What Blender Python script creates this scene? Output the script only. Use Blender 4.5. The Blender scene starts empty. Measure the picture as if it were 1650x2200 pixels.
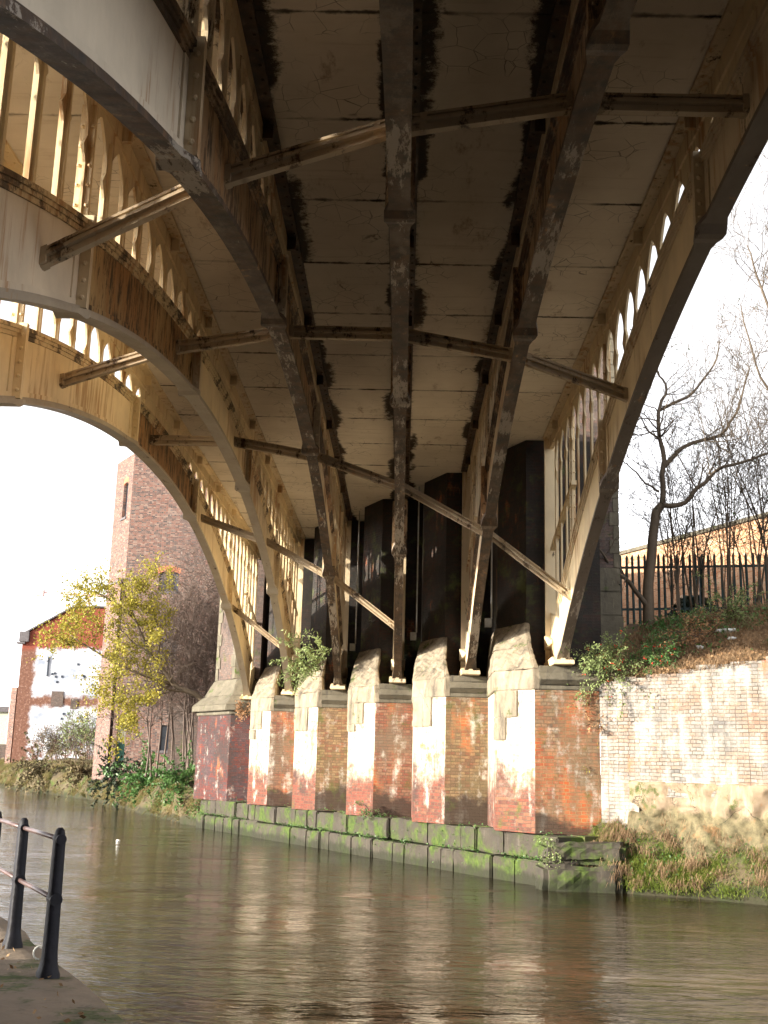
import bpy, bmesh, math, random
import numpy as np
from mathutils import Vector, Matrix, noise as mnoise

SC = bpy.context.scene
COL = SC.collection
rng = random.Random(7)
R = math.radians

# ------------------------------------------------------------------ camera
cam = bpy.data.cameras.new('camera')
cam.sensor_fit = 'VERTICAL'; cam.sensor_height = 24.0; cam.lens = 26.4
cam.clip_start = 0.05; cam.clip_end = 3000
camo = bpy.data.objects.new('camera', cam); COL.objects.link(camo)
r_ = Vector((0.99956319, 0.0149031, 0.02552129)); u_ = Vector((-0.0215621, -0.22282961, 0.97461892)); f_ = Vector((-0.02021175, 0.97474349, 0.22241093))
m = Matrix((( r_.x, u_.x, -f_.x, 0.0), (r_.y, u_.y, -f_.y, 0.0), (r_.z, u_.z, -f_.z, 1.95), (0, 0, 0, 1)))
camo.matrix_world = m
SC.camera = camo

# ------------------------------------------------------------------ light
SUN_EL, SUN_AZ = 12.5, 22.0      # elevation; degrees behind the -X axis
sd = Vector((-math.cos(R(SUN_AZ)) * math.cos(R(SUN_EL)), -math.sin(R(SUN_AZ)) * math.cos(R(SUN_EL)), math.sin(R(SUN_EL))))
sun = bpy.data.lights.new('sun', 'SUN'); sun.energy = 4.0; sun.angle = R(0.6); sun.color = (1.0, 0.90, 0.74)
suno = bpy.data.objects.new('sun', sun); COL.objects.link(suno)
suno.rotation_euler = sd.to_track_quat('Z', 'Y').to_euler(); suno.location = sd * 60
W = bpy.data.worlds.new('World'); SC.world = W; W.use_nodes = True
nt = W.node_tree; nt.nodes.clear()
sky = nt.nodes.new('ShaderNodeTexSky'); sky.sky_type = 'NISHITA'; sky.sun_disc = False
sky.sun_elevation = R(SUN_EL); sky.sun_rotation = math.atan2(sd.x, sd.y)
sky.air_density = 1.0; sky.dust_density = 4.0; sky.ozone_density = 1.0
hs = nt.nodes.new('ShaderNodeHueSaturation'); hs.inputs['Saturation'].default_value = 0.15; hs.inputs['Value'].default_value = 1.7
bg = nt.nodes.new('ShaderNodeBackground'); bg.inputs[1].default_value = 0.09
wo = nt.nodes.new('ShaderNodeOutputWorld')
veil = nt.nodes.new('ShaderNodeMix'); veil.data_type = 'RGBA'; veil.inputs[0].default_value = 0.6; veil.inputs[7].default_value = (5.2, 5.15, 5.3, 1)   # thin bright cloud over the whole sky
nt.links.new(sky.outputs[0], hs.inputs['Color']); nt.links.new(hs.outputs[0], veil.inputs[6]); tc = nt.nodes.new('ShaderNodeTexCoord'); sp = nt.nodes.new('ShaderNodeSeparateXYZ'); nt.links.new(tc.outputs['Generated'], sp.inputs[0])
mr = nt.nodes.new('ShaderNodeMapRange'); mr.interpolation_type = 'SMOOTHSTEP'; mr.inputs[1].default_value = 0.0; mr.inputs[2].default_value = 0.45; mr.inputs[3].default_value = 2.4; mr.inputs[4].default_value = 1.0   # hazier and brighter towards the horizon
nt.links.new(sp.outputs[2], mr.inputs[0]); vs = nt.nodes.new('ShaderNodeVectorMath'); vs.operation = 'SCALE'
nt.links.new(veil.outputs[2], vs.inputs[0]); nt.links.new(mr.outputs[0], vs.inputs['Scale']); nt.links.new(vs.outputs[0], bg.inputs[0]); nt.links.new(bg.outputs[0], wo.inputs[0])
SC.view_settings.view_transform = 'Standard'; SC.view_settings.look = 'None'
SC.view_settings.exposure = 1.68; SC.view_settings.gamma = 1
SC.cycles.max_bounces = 8; SC.cycles.diffuse_bounces = 5; SC.cycles.glossy_bounces = 4
SC.cycles.blur_glossy = 1.0; SC.cycles.sample_clamp_indirect = 12.0; SC.cycles.caustics_reflective = True; SC.cycles.caustics_refractive = False

# ------------------------------------------------------------------ node helper
class NT:
    def __init__(s, name, rough=0.8, spec=0.3):
        s.m = bpy.data.materials.new(name); s.m.use_nodes = True
        s.t = s.m.node_tree; s.b = s.t.nodes['Principled BSDF']
        s.b.inputs['Roughness'].default_value = rough
        s.b.inputs['Specular IOR Level'].default_value = spec
        g = s.t.nodes.new('ShaderNodeNewGeometry'); s.P = g.outputs['Position']; s.Nn = g.outputs['Normal']
        s._uv = None
    def L(s, a, b): s.t.links.new(a, b)
    def uv(s):
        if s._uv is None:
            n = s.t.nodes.new('ShaderNodeUVMap'); n.uv_map = 'uv'; s._uv = n.outputs[0]
        return s._uv
    def mp(s, v, sc=(1, 1, 1), loc=(0, 0, 0)):
        n = s.t.nodes.new('ShaderNodeMapping'); s.L(v, n.inputs[0])
        n.inputs['Scale'].default_value = sc; n.inputs['Location'].default_value = loc; return n.outputs[0]
    def noise(s, sc=1, det=4, ro=0.55, v=None, dist=0.0):
        n = s.t.nodes.new('ShaderNodeTexNoise'); s.L(v or s.P, n.inputs['Vector'])
        n.inputs['Scale'].default_value = sc; n.inputs['Detail'].default_value = det
        n.inputs['Roughness'].default_value = ro; n.inputs['Distortion'].default_value = dist
        return n.outputs[0]
    def vor(s, sc=1, v=None, f='DISTANCE_TO_EDGE'):
        n = s.t.nodes.new('ShaderNodeTexVoronoi'); n.feature = f; s.L(v or s.P, n.inputs['Vector'])
        n.inputs['Scale'].default_value = sc; return n.outputs['Distance']
    def ramp(s, x, stops, interp='LINEAR'):
        n = s.t.nodes.new('ShaderNodeValToRGB'); s.put(x, n.inputs[0]); e = n.color_ramp.elements
        n.color_ramp.interpolation = interp
        while len(e) < len(stops): e.new(0.5)
        for i, (p, c) in enumerate(stops):
            e[i].position = p; e[i].color = (*(c if isinstance(c, tuple) else (c, c, c)), 1)
        return n.outputs[0]
    def put(s, x, sock):
        if isinstance(x, (int, float)): sock.default_value = x
        elif isinstance(x, tuple): sock.default_value = (*x, 1) if len(x) == 3 else x
        else: s.L(x, sock)
    def mix(s, f, a, b, mode='MIX'):
        n = s.t.nodes.new('ShaderNodeMix'); n.data_type = 'RGBA'; n.blend_type = mode
        s.put(f, n.inputs[0]); s.put(a, n.inputs[6]); s.put(b, n.inputs[7]); return n.outputs[2]
    def ma(s, op, a, b=0.0, c=0.0, clamp=False):
        n = s.t.nodes.new('ShaderNodeMath'); n.operation = op; n.use_clamp = clamp
        s.put(a, n.inputs[0]); s.put(b, n.inputs[1])
        if op in ('SMOOTH_MIN', 'MULTIPLY_ADD', 'COMPARE', 'WRAP'): s.put(c, n.inputs[2])
        return n.outputs[0]
    def st(s, x, a, b):   # smooth step from a to b (either order)
        n = s.t.nodes.new('ShaderNodeMapRange'); n.interpolation_type = 'SMOOTHSTEP'
        s.put(x, n.inputs[0]); n.inputs[1].default_value = min(a, b); n.inputs[2].default_value = max(a, b)
        n.inputs[3].default_value = 0.0 if a < b else 1.0; n.inputs[4].default_value = 1.0 if a < b else 0.0
        return n.outputs[0]
    def xyz(s, v=None):
        n = s.t.nodes.new('ShaderNodeSeparateXYZ'); s.L(v or s.P, n.inputs[0]); return n.outputs
    def bump(s, h, strength=0.5, dist=0.01, prev=None):
        n = s.t.nodes.new('ShaderNodeBump'); s.put(h, n.inputs['Height'])
        n.inputs['Strength'].default_value = strength; n.inputs['Distance'].default_value = dist
        if prev is not None: s.L(prev, n.inputs['Normal'])
        s.L(n.outputs[0], s.b.inputs['Normal']); return n.outputs[0]
    def col(s, c): s.put(c, s.b.inputs['Base Color']); return s.m
    def rough(s, x): s.put(x, s.b.inputs['Roughness'])

def simple(name, c, rough=0.7, spec=0.3, var=0.25, sc=6.0, bump=0.0, metal=0.0):
    t = NT(name, rough, spec); n = t.noise(sc, 5, 0.6)
    d = tuple(x * (1 - var) for x in c); l = tuple(min(1, x * (1 + var)) for x in c)
    t.b.inputs['Metallic'].default_value = metal
    if bump: t.bump(n, bump, 0.02)
    return t.col(t.ramp(n, [(0.3, d), (0.7, l)]))

def brickmat(name, pal, mortar=(0.30, 0.26, 0.20), soot=0.4, white=0.3, warm=0.0, green=0.0, lime_z=None, sootcol=(0.035, 0.03, 0.028),
             low_dark=None, scl=1.0, bmp=1.0, whitecol=(0.72, 0.68, 0.60), soot_sc=0.7, spec=0.25, drift=1):
    t = NT(name, 0.85, spec); uv = t.uv()
    # slight waviness so that courses are not ruled lines
    wob = t.noise(2.2, 3, 0.5)
    n = t.t.nodes.new('ShaderNodeTexBrick')
    vm = t.t.nodes.new('ShaderNodeVectorMath'); vm.operation = 'MULTIPLY_ADD'
    cmb = t.t.nodes.new('ShaderNodeCombineXYZ'); t.L(wob, cmb.inputs[0]); t.L(t.noise(3.1, 3, 0.5, v=t.mp(t.P, loc=(5, 3, 1))), cmb.inputs[1])
    t.L(cmb.outputs[0], vm.inputs[0]); vm.inputs[1].default_value = (0.06, 0.055, 0); t.L(uv, vm.inputs[2])
    t.L(vm.outputs[0], n.inputs['Vector'])
    n.inputs['Color1'].default_value = (0, 0, 0, 1); n.inputs['Color2'].default_value = (1, 1, 1, 1); n.inputs['Mortar'].default_value = (0.5, 0.5, 0.5, 1)
    n.inputs['Scale'].default_value = scl; n.inputs['Mortar Size'].default_value = 0.0075; n.inputs['Mortar Smooth'].default_value = 0.35
    n.inputs['Brick Width'].default_value = 0.225; n.inputs['Row Height'].default_value = 0.073; n.offset = 0.5; n.squash = 0.52; n.squash_frequency = 2
    stops = [((i + 0.5) / len(pal), c) for i, c in enumerate(pal)]
    # the palette index drifts slowly over the wall, so bricks cluster in tone
    idx = t.ma('ADD', t.ma('MULTIPLY', n.outputs[0], 0.55), t.ma('MULTIPLY', t.st(t.noise(0.9, 5, 0.7, v=t.mp(t.P, loc=(13, 3, 7))), 0.3, 0.7), 0.45))
    base = t.ramp(n.outputs[0] if drift == 0 else idx, stops)
    fine = t.noise(28, 4, 0.7)
    base = t.mix(t.st(fine, 0.3, 0.75), base, (0.5, 0.5, 0.5), 'OVERLAY') if False else t.mix(0.35, base, t.ramp(fine, [(0.3, 0.25), (0.75, 0.85)]), 'OVERLAY')
    c = t.mix(t.ma('MULTIPLY', n.outputs['Fac'], t.ramp(t.noise(1.7, 6, 0.75, v=t.mp(t.P, loc=(2, 2, 8))), [(0.32, 0.25), (0.62, 1.0)])), base, mortar)
    streak = t.noise(1.0, 6, 0.6, v=t.mp(t.P, (3.5, 3.5, 0.55)))
    big = t.noise(soot_sc, 6, 0.65)
    if warm:
        w = t.ma('MULTIPLY', t.st(t.noise(0.9, 5, 0.6, v=t.mp(t.P, (1.6, 1.6, 0.7), (9, 2, 4))), 0.62 - 0.3 * warm, 0.72), 0.85)
        c = t.mix(w, c, t.mix(n.outputs['Fac'], t.ramp(n.outputs[0], [(0.2, (0.50, 0.10, 0.02)), (0.8, (0.36, 0.11, 0.04))]), (0.42, 0.27, 0.12)))
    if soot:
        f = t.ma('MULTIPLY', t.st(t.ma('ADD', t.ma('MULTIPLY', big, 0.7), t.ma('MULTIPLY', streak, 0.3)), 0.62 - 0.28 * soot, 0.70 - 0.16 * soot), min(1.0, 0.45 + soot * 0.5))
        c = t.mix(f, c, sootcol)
    if white:
        f = t.ma('ADD', t.ma('MULTIPLY', t.noise(2.3, 7, 0.75, v=t.mp(t.P, loc=(3, 7, 2))), 0.55), t.ma('MULTIPLY', streak, 0.45))
        f = t.ma('MULTIPLY', t.st(f, 0.60 - 0.16 * white, 0.74 - 0.08 * white), 0.85)
        c = t.mix(f, c, whitecol)
    z = t.xyz()[2]
    if lime_z is not None:
        e = t.ma('ADD', z, t.ma('MULTIPLY', t.ma('SUBTRACT', t.noise(1.8, 7, 0.75), 0.5), 2.2))
        f = t.ma('MULTIPLY', t.st(e, lime_z - 0.35, lime_z + 0.55), t.st(t.ma('ADD', t.ma('MULTIPLY', t.noise(3.0, 9, 0.8, v=t.mp(t.P, (2.6, 2.6, 0.35))), 0.65), t.ma('MULTIPLY', t.noise(0.8, 2), 0.4)), 0.36, 0.56))
        c = t.mix(t.ma('MULTIPLY', f, 0.93), c, t.mix(t.st(t.noise(9, 4), 0.4, 0.7), (0.62, 0.57, 0.46), (0.36, 0.29, 0.18)))
    if low_dark is not None:
        e = t.ma('ADD', z, t.ma('MULTIPLY', t.ma('SUBTRACT', t.noise(1.3, 5, 0.6), 0.5), 1.5))
        c = t.mix(t.ma('MULTIPLY', t.st(e, low_dark + 0.12, low_dark - 0.12), 0.88), c, (0.045, 0.03, 0.022))  # dark foot of buttress fronts: damp stain plus neighbouring shadow painted in
    if green:
        f = t.ma('MULTIPLY', t.st(t.noise(1.7, 6, 0.65, v=t.mp(t.P, loc=(1, 9, 5))), 0.60 - 0.12 * green, 0.70), 0.7)
        c = t.mix(f, c, (0.07, 0.09, 0.02))
    nb = t.bump(t.ma('ADD', t.ma('MULTIPLY', n.outputs['Fac'], -1.0), t.ma('MULTIPLY', fine, 0.7)), bmp, 0.012)
    t.bump(t.noise(6, 5, 0.6), 0.5, 0.03, nb)
    return t.col(c)

RED = [(0.20, 0.055, 0.03), (0.30, 0.085, 0.04), (0.14, 0.045, 0.03), (0.36, 0.13, 0.06), (0.25, 0.10, 0.06)]
ORG = [(0.22, 0.10, 0.055), (0.14, 0.06, 0.04), (0.26, 0.16, 0.09), (0.17, 0.125, 0.08), (0.24, 0.09, 0.045), (0.10, 0.07, 0.05)]
TAN = [(0.12, 0.116, 0.112), (0.17, 0.158, 0.148), (0.24, 0.215, 0.19), (0.20, 0.165, 0.14), (0.25, 0.185, 0.14), (0.21, 0.13, 0.095)]
TWR = [(0.17, 0.085, 0.066), (0.045, 0.04, 0.042), (0.20, 0.115, 0.09), (0.17, 0.075, 0.055), (0.055, 0.05, 0.052), (0.23, 0.155, 0.125)]
M = {}
M['brick_front'] = brickmat('orange_weathered_brick', ORG, (0.11, 0.075, 0.045), soot=0.6, sootcol=(0.15, 0.115, 0.07), white=0.55, warm=0.72, green=0.3, low_dark=1.05)
M['brick_front_tan'] = brickmat('tan_brown_buttress_brick', [(0.20, 0.12, 0.07), (0.15, 0.095, 0.055), (0.24, 0.16, 0.085), (0.18, 0.08, 0.045), (0.13, 0.09, 0.055)], (0.10, 0.07, 0.04), soot=0.6, sootcol=(0.15, 0.115, 0.06), white=0.50, warm=0.25, green=0.7, low_dark=1.35)
M['brick_front_red'] = brickmat('red_brown_buttress_brick', [(0.22, 0.08, 0.045), (0.16, 0.06, 0.04), (0.24, 0.13, 0.08), (0.12, 0.07, 0.05)], (0.10, 0.07, 0.045), soot=0.6, sootcol=(0.14, 0.105, 0.07), white=0.6, warm=0.4, green=0.4, low_dark=1.25)
M['brick_strip'] = brickmat('lime_washed_brick', [(0.13, 0.04, 0.028), (0.18, 0.055, 0.035), (0.09, 0.04, 0.03), (0.20, 0.085, 0.05)], (0.12, 0.09, 0.065), soot=0.5, white=0.45, lime_z=1.75, green=0.1)
M['brick_end'] = brickmat('purple_red_brick', [(0.075, 0.024, 0.022), (0.12, 0.03, 0.022), (0.055, 0.035, 0.038), (0.085, 0.045, 0.045)], (0.07, 0.05, 0.045), soot=0.6, white=0.42, warm=0.2, green=0.0)
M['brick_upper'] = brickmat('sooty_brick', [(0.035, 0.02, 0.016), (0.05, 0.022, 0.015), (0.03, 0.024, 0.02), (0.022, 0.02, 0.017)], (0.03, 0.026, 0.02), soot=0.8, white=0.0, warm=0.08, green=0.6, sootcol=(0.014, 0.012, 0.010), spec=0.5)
M['brick_retain'] = brickmat('pale_worn_brick', TAN, (0.075, 0.06, 0.045), soot=0.5, white=1.0, warm=0.1, sootcol=(0.13, 0.122, 0.112), soot_sc=0.5, whitecol=(0.50, 0.47, 0.41))
M['brick_pilaster'] = brickmat('grey_weathered_brick', [(0.11, 0.075, 0.065), (0.14, 0.10, 0.085), (0.08, 0.065, 0.06), (0.16, 0.095, 0.075)], (0.12, 0.10, 0.08), soot=0.4, white=0.22, green=0.2)
M['brick_tower'] = brickmat('tower_brick', TWR, (0.20, 0.17, 0.145), soot=0.3, white=0.05, sootcol=(0.09, 0.075, 0.07), bmp=0.5, soot_sc=0.18, drift=0)
M['brick_back'] = brickmat('orange_yard_brick', [(0.50, 0.25, 0.13), (0.56, 0.33, 0.20), (0.44, 0.20, 0.10), (0.60, 0.40, 0.26)], (0.52, 0.42, 0.30), soot=0.05, white=0.2)

def stone(name, base, moss=0.3, soot=0.3, pale=0.3, wet=None, cracks=0.5, green_z=None):
    t = NT(name, 0.9, 0.25)
    c = t.ramp(t.noise(2.0, 6, 0.6), [(0.3, tuple(x * 0.72 for x in base)), (0.7, tuple(x * 1.2 for x in base))])
    st = t.noise(1.0, 6, 0.65, v=t.mp(t.P, (5, 5, 0.8)))
    c = t.mix(t.ma('MULTIPLY', t.st(st, 0.66 - 0.2 * pale, 0.74), 0.8), c, tuple(min(0.6, x * 1.9) for x in base))
    c = t.mix(t.ma('MULTIPLY', t.st(t.noise(1.3, 6, 0.7, v=t.mp(t.P, (3.6, 3.6, 0.6), (4, 4, 4))), 0.66 - 0.25 * soot, 0.72), 0.8), c, (0.045, 0.04, 0.035))
    cr = t.ma('MULTIPLY', t.ma('MULTIPLY', t.st(t.vor(1.1, t.mix(0.35, t.mp(t.P, (1, 1, 0.7)), t.noise(1.5, 6, 0.7), 'ADD')), 0.010, 0.002), t.st(t.noise(1.1, 3), 0.42, 0.55)), cracks)
    c = t.mix(cr, c, (0.06, 0.05, 0.04))
    c = t.mix(t.ma('MULTIPLY', t.st(t.noise(1.6, 7, 0.7, v=t.mp(t.P, loc=(8, 1, 3))), 0.66 - 0.3 * moss, 0.70 - 0.12 * moss), 0.92), c,
              t.ramp(t.noise(9, 4, 0.6), [(0.3, (0.022, 0.04, 0.008)), (0.7, (0.075, 0.115, 0.018))]))
    if green_z is not None:
        e = t.ma('ADD', t.xyz()[2], t.ma('MULTIPLY', t.ma('SUBTRACT', t.noise(1.6, 6, 0.7), 0.5), 0.9))
        c = t.mix(t.ma('MULTIPLY', t.st(e, green_z + 0.1, green_z - 0.1), 0.85), c, t.ramp(t.noise(7, 5, 0.7), [(0.35, (0.05, 0.05, 0.025)), (0.6, (0.15, 0.13, 0.07))]))
        c = t.mix(t.ma('MULTIPLY', t.st(t.noise(3.2, 6, 0.7, v=t.mp(t.P, loc=(3, 3, 3))), 0.58, 0.68), 0.45), c, (0.30, 0.14, 0.055))
    if wet is not None:
        z = t.xyz()[2]
        e = t.ma('ADD', z, t.ma('MULTIPLY', t.ma('SUBTRACT', t.noise(2.0, 5, 0.6), 0.5), 0.5))
        c = t.mix(t.ma('MULTIPLY', t.st(e, wet, wet - 0.15), 0.8), c, (0.02, 0.022, 0.012))
    nb = t.bump(t.noise(14, 6, 0.7), 0.6, 0.02)
    t.bump(t.noise(2.5, 4, 0.6), 0.5, 0.06, nb)
    return t.col(c)
M['stone'] = stone('weathered_sandstone', (0.24, 0.20, 0.145), moss=0.28, soot=0.85, pale=0.6)
M['stone_dark'] = stone('dark_sandstone', (0.13, 0.115, 0.085), moss=0.25, soot=0.5, pale=0.25)
M['plinth'] = stone('mossy_plinth_stone_with_shade', (0.055, 0.047, 0.036), moss=0.70, soot=0.95, pale=0.25, wet=0.02)  # extra soot also paints in the dark shade along the top course
M['coping'] = stone('towpath_coping_stone', (0.24, 0.19, 0.14), moss=0.5, soot=0.35, pale=0.1, cracks=0.25)
M['rock'] = stone('rough_rubble_rock', (0.25, 0.19, 0.13), moss=0.38, soot=0.35, pale=0.8, wet=None, cracks=1.0, green_z=1.30)

def iron(name, base, rust=0.4, grime=0.2, peel=0.0, gloss=0.5, gv=(2.2, 2.2, 0.55)):
    t = NT(name, gloss, 0.4)
    c = t.ramp(t.noise(1.2, 5, 0.6), [(0.3, tuple(x * 0.85 for x in base)), (0.7, tuple(min(0.9, x * 1.12) for x in base))])
    st = t.noise(1.0, 7, 0.65, v=t.mp(t.P, (7, 7, 0.6)))
    bl = t.noise(0.55, 3, 0.5, v=t.mp(t.P, loc=(2, 5, 7)))
    f = t.ma('ADD', t.ma('MULTIPLY', st, 0.6), t.ma('MULTIPLY', bl, 0.4))
    c = t.mix(t.ma('MULTIPLY', t.st(f, 0.64 - 0.2 * rust, 0.72 - 0.1 * rust), 0.85), c, t.ramp(st, [(0.4, (0.16, 0.065, 0.018)), (0.65, (0.34, 0.16, 0.045))]))
    g = t.noise(2.2, 9, 0.78, v=t.mp(t.P, gv, (3, 3, 3)))
    c = t.mix(t.ma('MULTIPLY', t.st(g, 0.70 - 0.34 * grime, 0.74 - 0.28 * grime), 0.92), c, t.ramp(t.noise(5, 4), [(0.35, (0.022, 0.017, 0.013)), (0.7, (0.09, 0.045, 0.018))]))
    if peel:
        pn = t.ma('ADD', t.ma('MULTIPLY', t.noise(4.0, 10, 0.8, v=t.mp(t.P, (3.0, 0.55, 0.8), (6, 1, 2))), 0.6), t.ma('MULTIPLY', t.noise(0.5, 3, 0.5, v=t.mp(t.P, loc=(1, 2, 9))), 0.5))
        c = t.mix(t.ma('MULTIPLY', t.st(pn, 0.62 - 0.09 * peel, 0.635 - 0.09 * peel), 0.85), c, (0.34, 0.30, 0.25))
    t.bump(t.ma('ADD', g, t.ma('MULTIPLY', t.noise(30, 3), 0.3)), 0.35, 0.012)
    t.rough(t.ramp(g, [(0.3, 0.45), (0.7, 0.8)]))
    return t.col(c)
CREAM = (0.70, 0.57, 0.36)
M['iron_clean'] = iron('cream_painted_iron', CREAM, rust=0.68, grime=0.22)
M['iron_pale'] = iron('chalky_pale_iron', (0.62, 0.54, 0.42), rust=0.32, grime=0.2)
M['iron_streak'] = iron('heavily_rust_streaked_iron', (0.40, 0.27, 0.12), rust=1.4, grime=0.62)
M['iron_mid'] = iron('stained_painted_iron', (0.56, 0.46, 0.31), rust=0.75, grime=0.36)
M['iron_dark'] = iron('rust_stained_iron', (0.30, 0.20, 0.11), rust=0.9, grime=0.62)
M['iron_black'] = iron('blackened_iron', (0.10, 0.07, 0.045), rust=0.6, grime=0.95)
M['flange_clean'] = iron('pale_painted_flange', (0.36, 0.31, 0.24), rust=0.25, grime=0.3, gv=(1.6, 0.7, 0.9))
M['flange_brown'] = iron('dark_weathered_flange', (0.12, 0.095, 0.075), rust=0.3, grime=0.4, peel=0.1, gv=(1.6, 0.7, 0.9))
M['flange_dark'] = iron('grimy_flange_peeling_paint', (0.085, 0.055, 0.032), rust=0.55, grime=0.85, peel=0.30, gv=(1.6, 0.7, 0.9))
M['chord_dark'] = iron('blackened_chord_moulding', (0.30, 0.22, 0.14), rust=0.9, grime=0.85, gv=(1.6, 0.7, 0.9))
M['chord_dirty'] = iron('dirty_cream_moulding', (0.58, 0.46, 0.28), rust=0.8, grime=0.62, gv=(1.6, 0.7, 0.9))
M['strut'] = iron('grey_painted_brace', (0.38, 0.30, 0.20), rust=0.4, grime=0.5, gv=(1.6, 0.7, 0.9))

RIBX = [3.35 - 1.75 * k for k in range(6)]
RIBY = [3.12 * k for k in range(6)]
def soffitmat():
    t = NT('stained_soffit_plaster', 0.8, 0.2)
    x, y, z = t.xyz()
    c = t.ramp(t.noise(0.8, 6, 0.6), [(0.3, (0.62, 0.56, 0.47)), (0.7, (0.78, 0.72, 0.62))])
    c = t.mix(t.ma('MULTIPLY', t.st(t.noise(1, 5, 0.6, v=t.mp(t.P, (0.8, 9, 1))), 0.55, 0.75), 0.25), c, (0.25, 0.17, 0.09))
    # fine hair cracks
    vw = t.mix(0.12, t.P, t.noise(2.2, 3), 'ADD')
    cr = t.ma('MULTIPLY', t.st(t.vor(3.2, vw), 0.018, 0.004), t.st(t.noise(1.1, 3), 0.48, 0.6))
    c = t.mix(t.ma('MULTIPLY', cr, 0.7), c, (0.05, 0.035, 0.02))
    # distance to the nearest rib line
    d = t.ma('PINGPONG', t.ma('SUBTRACT', x, RIBX[0] + 17.5), 0.875)
    n1 = t.noise(1.0, 3, 0.6, v=t.mp(t.P, (0.9, 0.30, 1)))
    ed = t.noise(6, 10, 0.82)
    ctr = t.st(t.ma('ABSOLUTE', t.ma('SUBTRACT', x, 0.2)), 3.4, 1.4)     # the middle ribs leak more
    reach = t.ma('ADD', t.ma('MULTIPLY', t.st(n1, 0.44, 0.58), t.ma('ADD', 0.05, t.ma('MULTIPLY', ctr, 0.16))), 0.03)
    reach = t.ma('ADD', reach, t.ma('MULTIPLY', t.ma('SUBTRACT', ed, 0.5), 0.55))
    reach = t.ma('ADD', reach, t.ma('MULTIPLY', ctr, 0.10))
    f = t.st(t.ma('SUBTRACT', d, reach), 0.10, -0.02)
    c = t.mix(t.ma('MULTIPLY', f, 0.97), c, t.ramp(ed, [(0.4, (0.012, 0.012, 0.008)), (0.62, (0.05, 0.025, 0.010))]))
    # dirty joint lines every two metres
    jd = t.ma('ABSOLUTE', t.ma('SUBTRACT', t.ma('WRAP', t.ma('SUBTRACT', y, 12.3), 1.0, -1.0), 0.0))
    jf = t.st(t.ma('ADD', jd, t.ma('MULTIPLY', t.noise(3, 4, 0.7), -0.16)), -0.03, -0.075)
    c = t.mix(t.ma('MULTIPLY', jf, t.st(t.noise(0.7, 3, 0.6, v=t.mp(t.P, loc=(7, 3, 1))), 0.36, 0.6)), c, (0.03, 0.02, 0.012))
    rs = t.noise(1.0, 7, 0.75, v=t.mp(t.P, (2.4, 0.9, 1), (4, 8, 0)))
    c = t.mix(t.ma('MULTIPLY', t.st(rs, 0.58, 0.72), 0.65), c, (0.20, 0.11, 0.045))
    c = t.mix(t.ma('MULTIPLY', t.st(t.noise(14, 4, 0.7), 0.68, 0.76), 0.6), c, (0.06, 0.045, 0.03))
    t.bump(t.noise(7, 5, 0.6), 0.25, 0.02)
    return t.col(c)
M['soffit'] = soffitmat()

def watermat():
    t = NT('brown_canal_water', 0.04, 0.5)
    t.b.inputs['IOR'].default_value = 1.33
    c = t.ramp(t.noise(0.3, 3), [(0.3, (0.013, 0.008, 0.0022)), (0.7, (0.019, 0.012, 0.0035))])
    a = t.noise(1.0, 3, 0.55, v=t.mp(t.P, (2.2, 6.0, 1)), dist=0.7)
    b = t.noise(1.0, 4, 0.6, v=t.mp(t.P, (9, 15, 1)), dist=0.4)
    big = t.noise(1.0, 2, 0.5, v=t.mp(t.P, (0.5, 0.8, 1)))
    calm = t.ramp(t.noise(1.0, 4, 0.6, v=t.mp(t.P, (0.22, 0.42, 1), (3, 1, 0))), [(0.36, 0.25), (0.62, 1.0)])
    a = t.ma('MULTIPLY', a, calm); b = t.ma('MULTIPLY', b, calm)
    nb = t.bump(a, 0.8, 0.048)
    nb = t.bump(b, 0.6, 0.018, nb)
    t.bump(big, 0.5, 0.14, nb)
    return t.col(c)
M['water'] = watermat()

def vegmat(name, stops, sc=3.0, rough=0.7, trans=0.0):
    t = NT(name, rough, 0.3)
    n = t.noise(sc, 4, 0.7)
    c = t.ramp(n, stops)
    i = t.t.nodes.new('ShaderNodeNewGeometry').outputs['Random Per Island']
    c = t.mix(0.55, c, t.ramp(i, [(0.0, stops[0][1]), (0.5, stops[len(stops) // 2][1]), (1.0, stops[-1][1])]))
    if trans:
        t.b.inputs['Subsurface Weight'].default_value = 0.0
        tr = t.t.nodes.new('ShaderNodeBsdfTranslucent'); t.put(c, tr.inputs[0])
        mx = t.t.nodes.new('ShaderNodeMixShader'); mx.inputs[0].default_value = trans
        t.L(t.b.outputs[0], mx.inputs[1]); t.L(tr.outputs[0], mx.inputs[2])
        t.L(mx.outputs[0], t.t.nodes['Material Output'].inputs[0])
    return t.col(c)
M['bark'] = vegmat('grey_brown_bark', [(0.3, (0.05, 0.038, 0.028)), (0.7, (0.12, 0.09, 0.06))], 8)
M['twig'] = vegmat('purple_brown_twigs', [(0.3, (0.06, 0.042, 0.035)), (0.7, (0.14, 0.10, 0.08))], 4)
M['leaf_yellow'] = vegmat('yellow_autumn_leaves', [(0.3, (0.11, 0.13, 0.02)), (0.5, (0.33, 0.29, 0.04)), (0.7, (0.48, 0.40, 0.08))], 1.5, trans=0.35)
M['leaf_green'] = vegmat('glossy_green_leaves', [(0.3, (0.03, 0.08, 0.02)), (0.5, (0.07, 0.16, 0.04)), (0.7, (0.16, 0.28, 0.09))], 3, 0.4, trans=0.25)
M['leaf_bud'] = vegmat('pale_grey_green_leaves', [(0.3, (0.10, 0.15, 0.05)), (0.5, (0.22, 0.28, 0.10)), (0.7, (0.34, 0.40, 0.18))], 3, 0.6, trans=0.25)
M['leaf_dark'] = vegmat('dark_evergreen_leaves', [(0.3, (0.012, 0.02, 0.01)), (0.7, (0.03, 0.045, 0.02))], 3, 0.6)
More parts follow.
